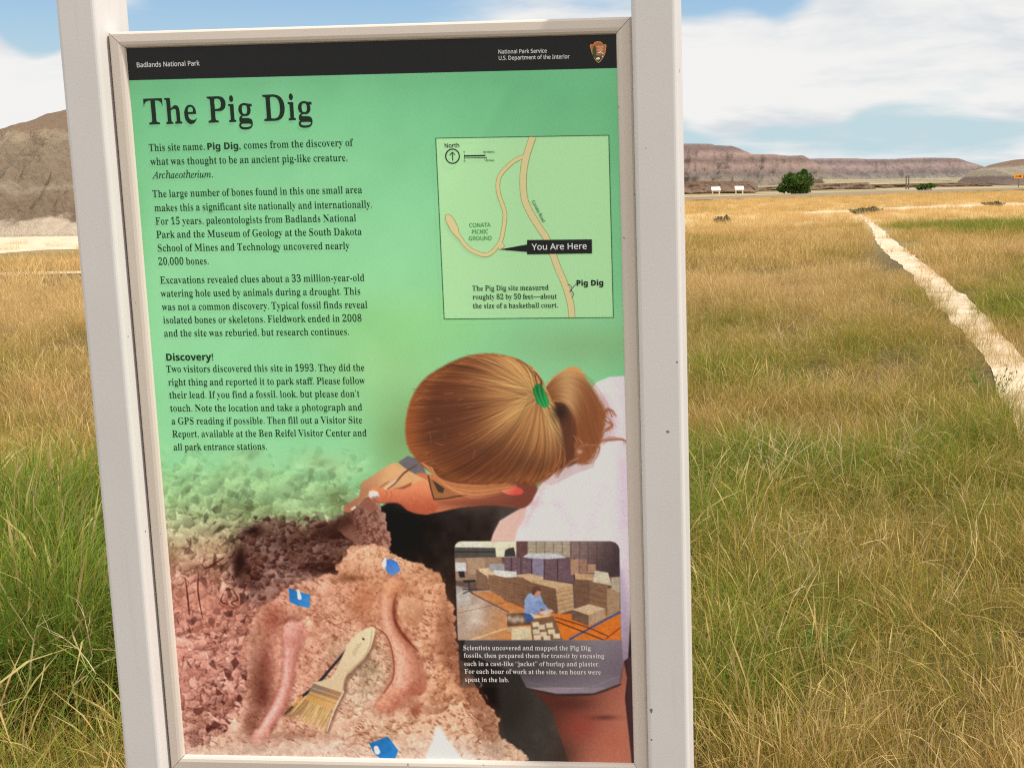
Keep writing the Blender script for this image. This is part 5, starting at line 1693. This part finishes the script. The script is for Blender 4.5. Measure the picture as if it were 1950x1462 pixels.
M_GRASS = grass_mat()
protos = bpy.data.collections.new('grass_tufts')     # source tufts, not part of the scene itself
specs = []
for i in range(5):
    specs.append(blades_mesh('dry_tuft', 90, 0.14, 0.06, 0.22, 0.0017, 0.42, 100 + i, 0.20, 4))
for i in range(3):
    specs.append(blades_mesh('green_tuft', 70, 0.12, 0.10, 0.28, 0.0021, 0.7, 200 + i, 0.04, 5, 0.7))
for i in range(3):
    specs.append(blades_mesh('seed_tuft', 9, 0.11, 0.16, 0.34, 0.0021, 0.42, 300 + i, 0.7, 5))
for i in range(4):
    specs.append(blades_mesh('field_tuft', 110, 0.50, 0.10, 0.30, 0.0075, 0.5, 400 + i, 0.15, 3))
for i in range(2):
    specs.append(blades_mesh('thatch', 56, 0.15, 0.03, 0.10, 0.0017, 2.4, 500 + i, 0.0, 4))
for i, me in enumerate(specs):
    me.materials.append(M_GRASS)
    o = bpy.data.objects.new('tuft_%02d' % i, me)
    protos.objects.link(o)


def inside_strip(x, y, L, Rr, grow=0.0, ahead=0.0, left=0.0):
    """points between the two edges of a worn strip"""
    out = np.zeros(len(x), bool)
    if grow:
        w = Rr - L
        w = w / (np.linalg.norm(w, axis=1)[:, None] + 1e-9)
        L, Rr = L - w * (grow + left), Rr + w * grow
    if ahead:                                # also the ground just in front, whose grass would stand before the strip
        L = L - np.array((0.0, ahead))
    for k in range(len(L) - 1):
        poly = [L[k], Rr[k], Rr[k + 1], L[k + 1]]
        x0, y0 = np.min(poly, axis=0)
        x1, y1 = np.max(poly, axis=0)
        idx = np.nonzero((x >= x0) & (x <= x1) & (y >= y0) & (y <= y1))[0]
        if not len(idx):
            continue
        ins = np.zeros(len(idx), bool)
        for (ax, ay), (bx, by) in zip(poly, poly[1:] + poly[:1]):
            ins ^= ((ay > y[idx]) != (by > y[idx])) & (x[idx] < (bx - ax) * (y[idx] - ay) / (by - ay + 1e-12) + ax)
        out[idx] |= ins
    return out


def wedge(d0, d1, dens, left=0.62, right=0.40):
    """random ground points in the wedge in front of the camera between two depths"""
    area = (left + right) * (d1 ** 2 - d0 ** 2) / 2
    n = int(area * dens)
    d = np.sqrt(RNG.uniform(d0 ** 2, d1 ** 2, n))
    u = RNG.uniform(-left, right, n)
    f2 = np.array((c_fwd.x, c_fwd.y))
    f2 /= np.linalg.norm(f2)
    r2 = np.array((f2[1], -f2[0]))
    return CAM_POS.x + f2[0] * d + r2[0] * u * d, CAM_POS.y + f2[1] * d + r2[1] * u * d, d


def greenness(x, y, d):
    g = 0.27 + 0.12 * np.exp(-((d - 6) / 6.0) ** 2) - 0.20 * np.clip((d - 8) / 30, 0, 1)
    g += (fbm(x / 1.7, y / 1.7, 4, 71) - 0.5) * 0.95 + (fbm(x / 6.0, y / 6.0, 3, 74) - 0.5) * 0.7 + (fbm(x / 0.5, y / 0.5, 3, 72) - 0.5) * 0.3
    for (px, py, rx, ry, amt) in GREEN_SPOTS:
        c = at(px, py)
        g += amt * np.exp(-((x - c.x) / rx) ** 2 - ((y - c.y) / ry) ** 2)
    return g


GREEN_SPOTS = [(50, 1120, 0.75, 0.75, 1.0), (110, 950, 0.9, 0.6, 0.3), (60, 640, 2.0, 2.0, 0.35), (60, 560, 5, 5, -0.5), (60, 760, 1.0, 0.5, -0.2), (1320, 1030, 0.16, 0.5, 0.55), (1945, 432, 4.5, 9, 0.85), (1830, 450, 5, 8, 0.4), (1880, 745, 0.45, 0.7, 0.5),
               (1860, 560, 1.2, 3.0, 0.35), (1940, 600, 1.2, 2.0, 0.35), (1600, 560, 3.0, 2.5, -0.18), (1500, 430, 12, 14, -0.2), (1420, 1350, 0.2, 0.3, 0.4), (1900, 1300, 0.5, 0.6, 0.2), (1450, 900, 1.0, 0.8, 0.12)]


def scatter(name, x, y, d, pick, scale, lean=0.12, label_kind='stuff'):
    far = d.max() > 30
    xj, yj = x + RNG.normal(0, .13, len(x)) * (d < 25), y + RNG.normal(0, .18, len(x)) * (d < 25)
    keep = ~(inside_strip(xj, yj, TL, TR, 0.65 if far else 0.13, 0.0, 0.55 if far else -0.02) & (RNG.random(len(x)) > 0.02))
    keep &= ~inside_strip(x, y, XL, XR, 0.3, 2.5)
    keep &= ~(inside_strip(x, y, FL, FR, 0.2, 8.0) & (RNG.random(len(x)) > 0.04))
    keep &= ~(inside_strip(x, y, SL_, SR_, 0.2, 2.4) & (RNG.random(len(x)) > 0.15))
    keep &= ~((np.abs(x) < 0.45) & (np.abs(y - 0.02) < 0.12))
    keep &= ~((y > 47.5) & (x < 1.5 - 0.09 * y))
    keep &= (fbm(x / 0.8, y / 0.8, 3, 93) > 0.37) | (RNG.random(len(x)) < .3)
    x, y, d = x[keep], y[keep], d[keep]
    n = len(x)
    g = np.clip(greenness(x, y, d), -0.1, 1.0)
    idx = pick(g, n)
    me = bpy.data.meshes.new(name)
    me.vertices.add(n)
    me.vertices.foreach_set('co', np.stack([x, y, np.zeros(n)], -1).ravel().astype(np.float32))
    at_ = me.attributes.new('idx', 'INT', 'POINT')
    at_.data.foreach_set('value', idx.astype(np.int32))
    at_ = me.attributes.new('tint', 'FLOAT', 'POINT')
    at_.data.foreach_set('value', g.astype(np.float32))
    at_ = me.attributes.new('rot', 'FLOAT_VECTOR', 'POINT')
    at_.data.foreach_set('vector', np.stack([RNG.normal(0, lean, n), RNG.normal(0, lean, n), RNG.uniform(0, 6.283, n)], -1).ravel().astype(np.float32))
    at_ = me.attributes.new('size', 'FLOAT', 'POINT')
    hgt = 0.50 + 0.95 * fbm(x / 0.9, y / 0.9, 3, 81) + 0.5 * np.clip(g - .6, 0, .5)
    at_.data.foreach_set('value', (scale * hgt * RNG.uniform(.75, 1.25, n)).astype(np.float32))
    o = link(bpy.data.objects.new(name, me))
    tag(o, kind='stuff')
    ng = bpy.data.node_groups.new('scatter_' + name, 'GeometryNodeTree')
    ng.interface.new_socket('Geometry', in_out='INPUT', socket_type='NodeSocketGeometry')
    ng.interface.new_socket('Geometry', in_out='OUTPUT', socket_type='NodeSocketGeometry')
    gi, go = ng.nodes.new('NodeGroupInput'), ng.nodes.new('NodeGroupOutput')
    ci = ng.nodes.new('GeometryNodeCollectionInfo')
    ci.inputs['Collection'].default_value = protos
    ci.inputs['Separate Children'].default_value = True
    ci.inputs['Reset Children'].default_value = True
    ip_ = ng.nodes.new('GeometryNodeInstanceOnPoints')
    ip_.inputs['Pick Instance'].default_value = True

    def att(nm, ty):
        nd = ng.nodes.new('GeometryNodeInputNamedAttribute')
        nd.data_type = ty
        nd.inputs['Name'].default_value = nm
        return nd.outputs[0]
    ng.links.new(gi.outputs[0], ip_.inputs['Points'])
    ng.links.new(ci.outputs[0], ip_.inputs['Instance'])
    ng.links.new(att('idx', 'INT'), ip_.inputs['Instance Index'])
    er = ng.nodes.new('FunctionNodeEulerToRotation')
    ng.links.new(att('rot', 'FLOAT_VECTOR'), er.inputs[0])
    ng.links.new(er.outputs[0], ip_.inputs['Rotation'])
    ng.links.new(att('size', 'FLOAT'), ip_.inputs['Scale'])
    ng.links.new(ip_.outputs[0], go.inputs[0])
    md = o.modifiers.new('tufts', 'NODES')
    md.node_group = ng
    return o


def pick_near(g, n):
    r = RNG.random(n)
    k = np.where(g + RNG.normal(0, .12, n) > 0.55, 5 + RNG.integers(0, 3, n), RNG.integers(0, 5, n))
    k = np.where(r < 0.17, 8 + RNG.integers(0, 3, n), k)
    return np.where(r > 0.80, 15 + RNG.integers(0, 2, n), k)


def pick_far(g, n):
    return 11 + RNG.integers(0, 4, n)


scatter('near_grass', *wedge(2.2, 9.0, 135), pick_near, 1.0)
scatter('prairie_grass', *wedge(9.0, 22.0, 55), pick_near, 1.08)
scatter('middle_grass', *wedge(22.0, 46.0, 6), pick_far, 0.95)
scatter('far_grass', *wedge(46.0, 160.0, 0.9), pick_far, 1.1)

# tall lush blades spread over a patch of image pixels left of the sign
def lush():
    n = 900
    u = RNG.random((n, 2))
    px, py = -90 + 270 * u[:, 0] ** 1.2, 960 + 400 * u[:, 1]
    p = np.array([at(a, b)[:2] for a, b in zip(px, py)])
    return p[:, 0], p[:, 1], np.full(n, 5.0)


GREEN_SPOTS += [(30, 1200, 0.7, 0.6, 0.9), (40, 1330, 0.5, 0.35, 0.6)]
scatter('lush_grass', *lush(), lambda g, n: 5 + RNG.integers(0, 3, n), 1.55)

# ------------------------------------------------------------------ single weeds that stand out of the grass
M_STRAW = material('dry_weed_stem', (0.56, 0.43, 0.25), 0.9)
M_LEAF = leaf_mat('fresh_weed_leaf', (0.10, 0.19, 0.03), (0.20, 0.27, 0.05), 0.35)


def dry_weed(px, py, height, lean, spread, label, seed, n_main=4):
    r = np.random.default_rng(seed)
    g = at(px, py)
    b = MB()

    def grow(p, d, L, rad, lvl):
        pts, q = [p], Vector(p)
        for s in range(4):
            d = (d + Vector(r.normal(0, .13, 3))).normalized()
            q = q + d * (L / 4)
            pts.append(q.copy())
        b.tube(pts, [rad * (1 - .7 * i / 4) for i in range(5)], 5)
        if lvl < 2:
            for i in range(1, 5):
                for _ in range(1):
                    if r.random() < .7:
                        nd = (d + Vector((r.normal(0, .55), r.normal(0, .4), r.uniform(-.1, .5)))).normalized()
                        grow(pts[i], nd, L * r.uniform(.3, .55), rad * .55, lvl + 1)
    for _ in range(n_main):
        d = Vector((lean + r.normal(0, spread), r.normal(0, spread * .6), 1)).normalized()
        grow(Vector((r.normal(0, .02), r.normal(0, .02), -0.02)), d, height * .72 * r.uniform(.7, 1.05), 0.0030, 0)
    o = b.build('dry_weed', M_STRAW)
    o.location = (g.x, g.y, 0)
    return tag(o, label, 'dry weed', 'bare dry weeds in the grass')


def green_weed(px, py, height, label, seed):
    r = np.random.default_rng(seed)
    g = at(px, py)
    root = empty('leafy_weed', (g.x, g.y, 0))
    tag(root, label, 'weed', 'fresh green weeds in the grass')
    st, lf = MB(), MB()
    for _ in range(9):
        d = Vector((r.normal(0, .4), r.normal(0, .35), 1)).normalized()
        L = height * r.uniform(.7, 1.1)
        st.tube([(0, 0, -.02), d * L * .5, d * L + Vector((0, 0, -.01))], [.0025, .002, .001], 5)
        for _ in range(22):
            t = r.uniform(.2, 1)
            p = d * L * t
            a = Vector(r.normal(0, 1, 3)) + Vector((0, 0, .8))
            a.normalize()
            c = a.cross(Vector(r.normal(0, 1, 3))).normalized()
            s = r.uniform(.018, .042)
            lf.add([p, p + a * s * .5 + c * s * .14, p + a * s, p + a * s * .5 - c * s * .14], [(0, 1, 2, 3)])
    st.build('stem', M_LEAF, root)
    lf.build('foliage', M_LEAF, root)


dry_weed(1608, 945, 0.62, -0.30, 0.25, 'big bare branching weed leaning left, in the middle of the right-hand grass', 1, 5)
dry_weed(1690, 905, 0.50, 0.35, 0.3, 'bare branching weed leaning right, just right of the biggest one', 2, 4)
dry_weed(1440, 960, 0.62, 0.42, 0.12, 'pale bundle of dry stems leaning right, near the right post', 3, 6)
dry_weed(1500, 690, 0.6, -0.1, 0.3, 'upright pale twiggy weed higher up the field, nearer the trail bend', 4, 4)
dry_weed(1585, 1130, 0.50, -0.25, 0.35, 'forked bare weed standing below the biggest one', 5, 4)
dry_weed(1450, 1290, 0.48, 0.5, 0.15, 'single thin dry stalk slanting right, above the fresh green weed by the post', 6, 1)
dry_weed(1790, 1190, 0.60, 0.55, 0.1, 'long dry stalk slanting right across the grass below the trail', 7, 2)
dry_weed(60, 1440, 0.55, 0.7, 0.25, 'dry straw stalk lying across the grass at the lower left, beside the left post', 8, 3)
green_weed(1422, 1372, 0.16, 'fresh green leafy weed low in the grass, close to the right post', 21)
green_weed(1568, 1280, 0.20, 'slender fresh green weed among dry stems, right of the one by the post', 22)
green_weed(1885, 775, 0.34, 'tall green leafy clump at the left edge of the trail', 23)
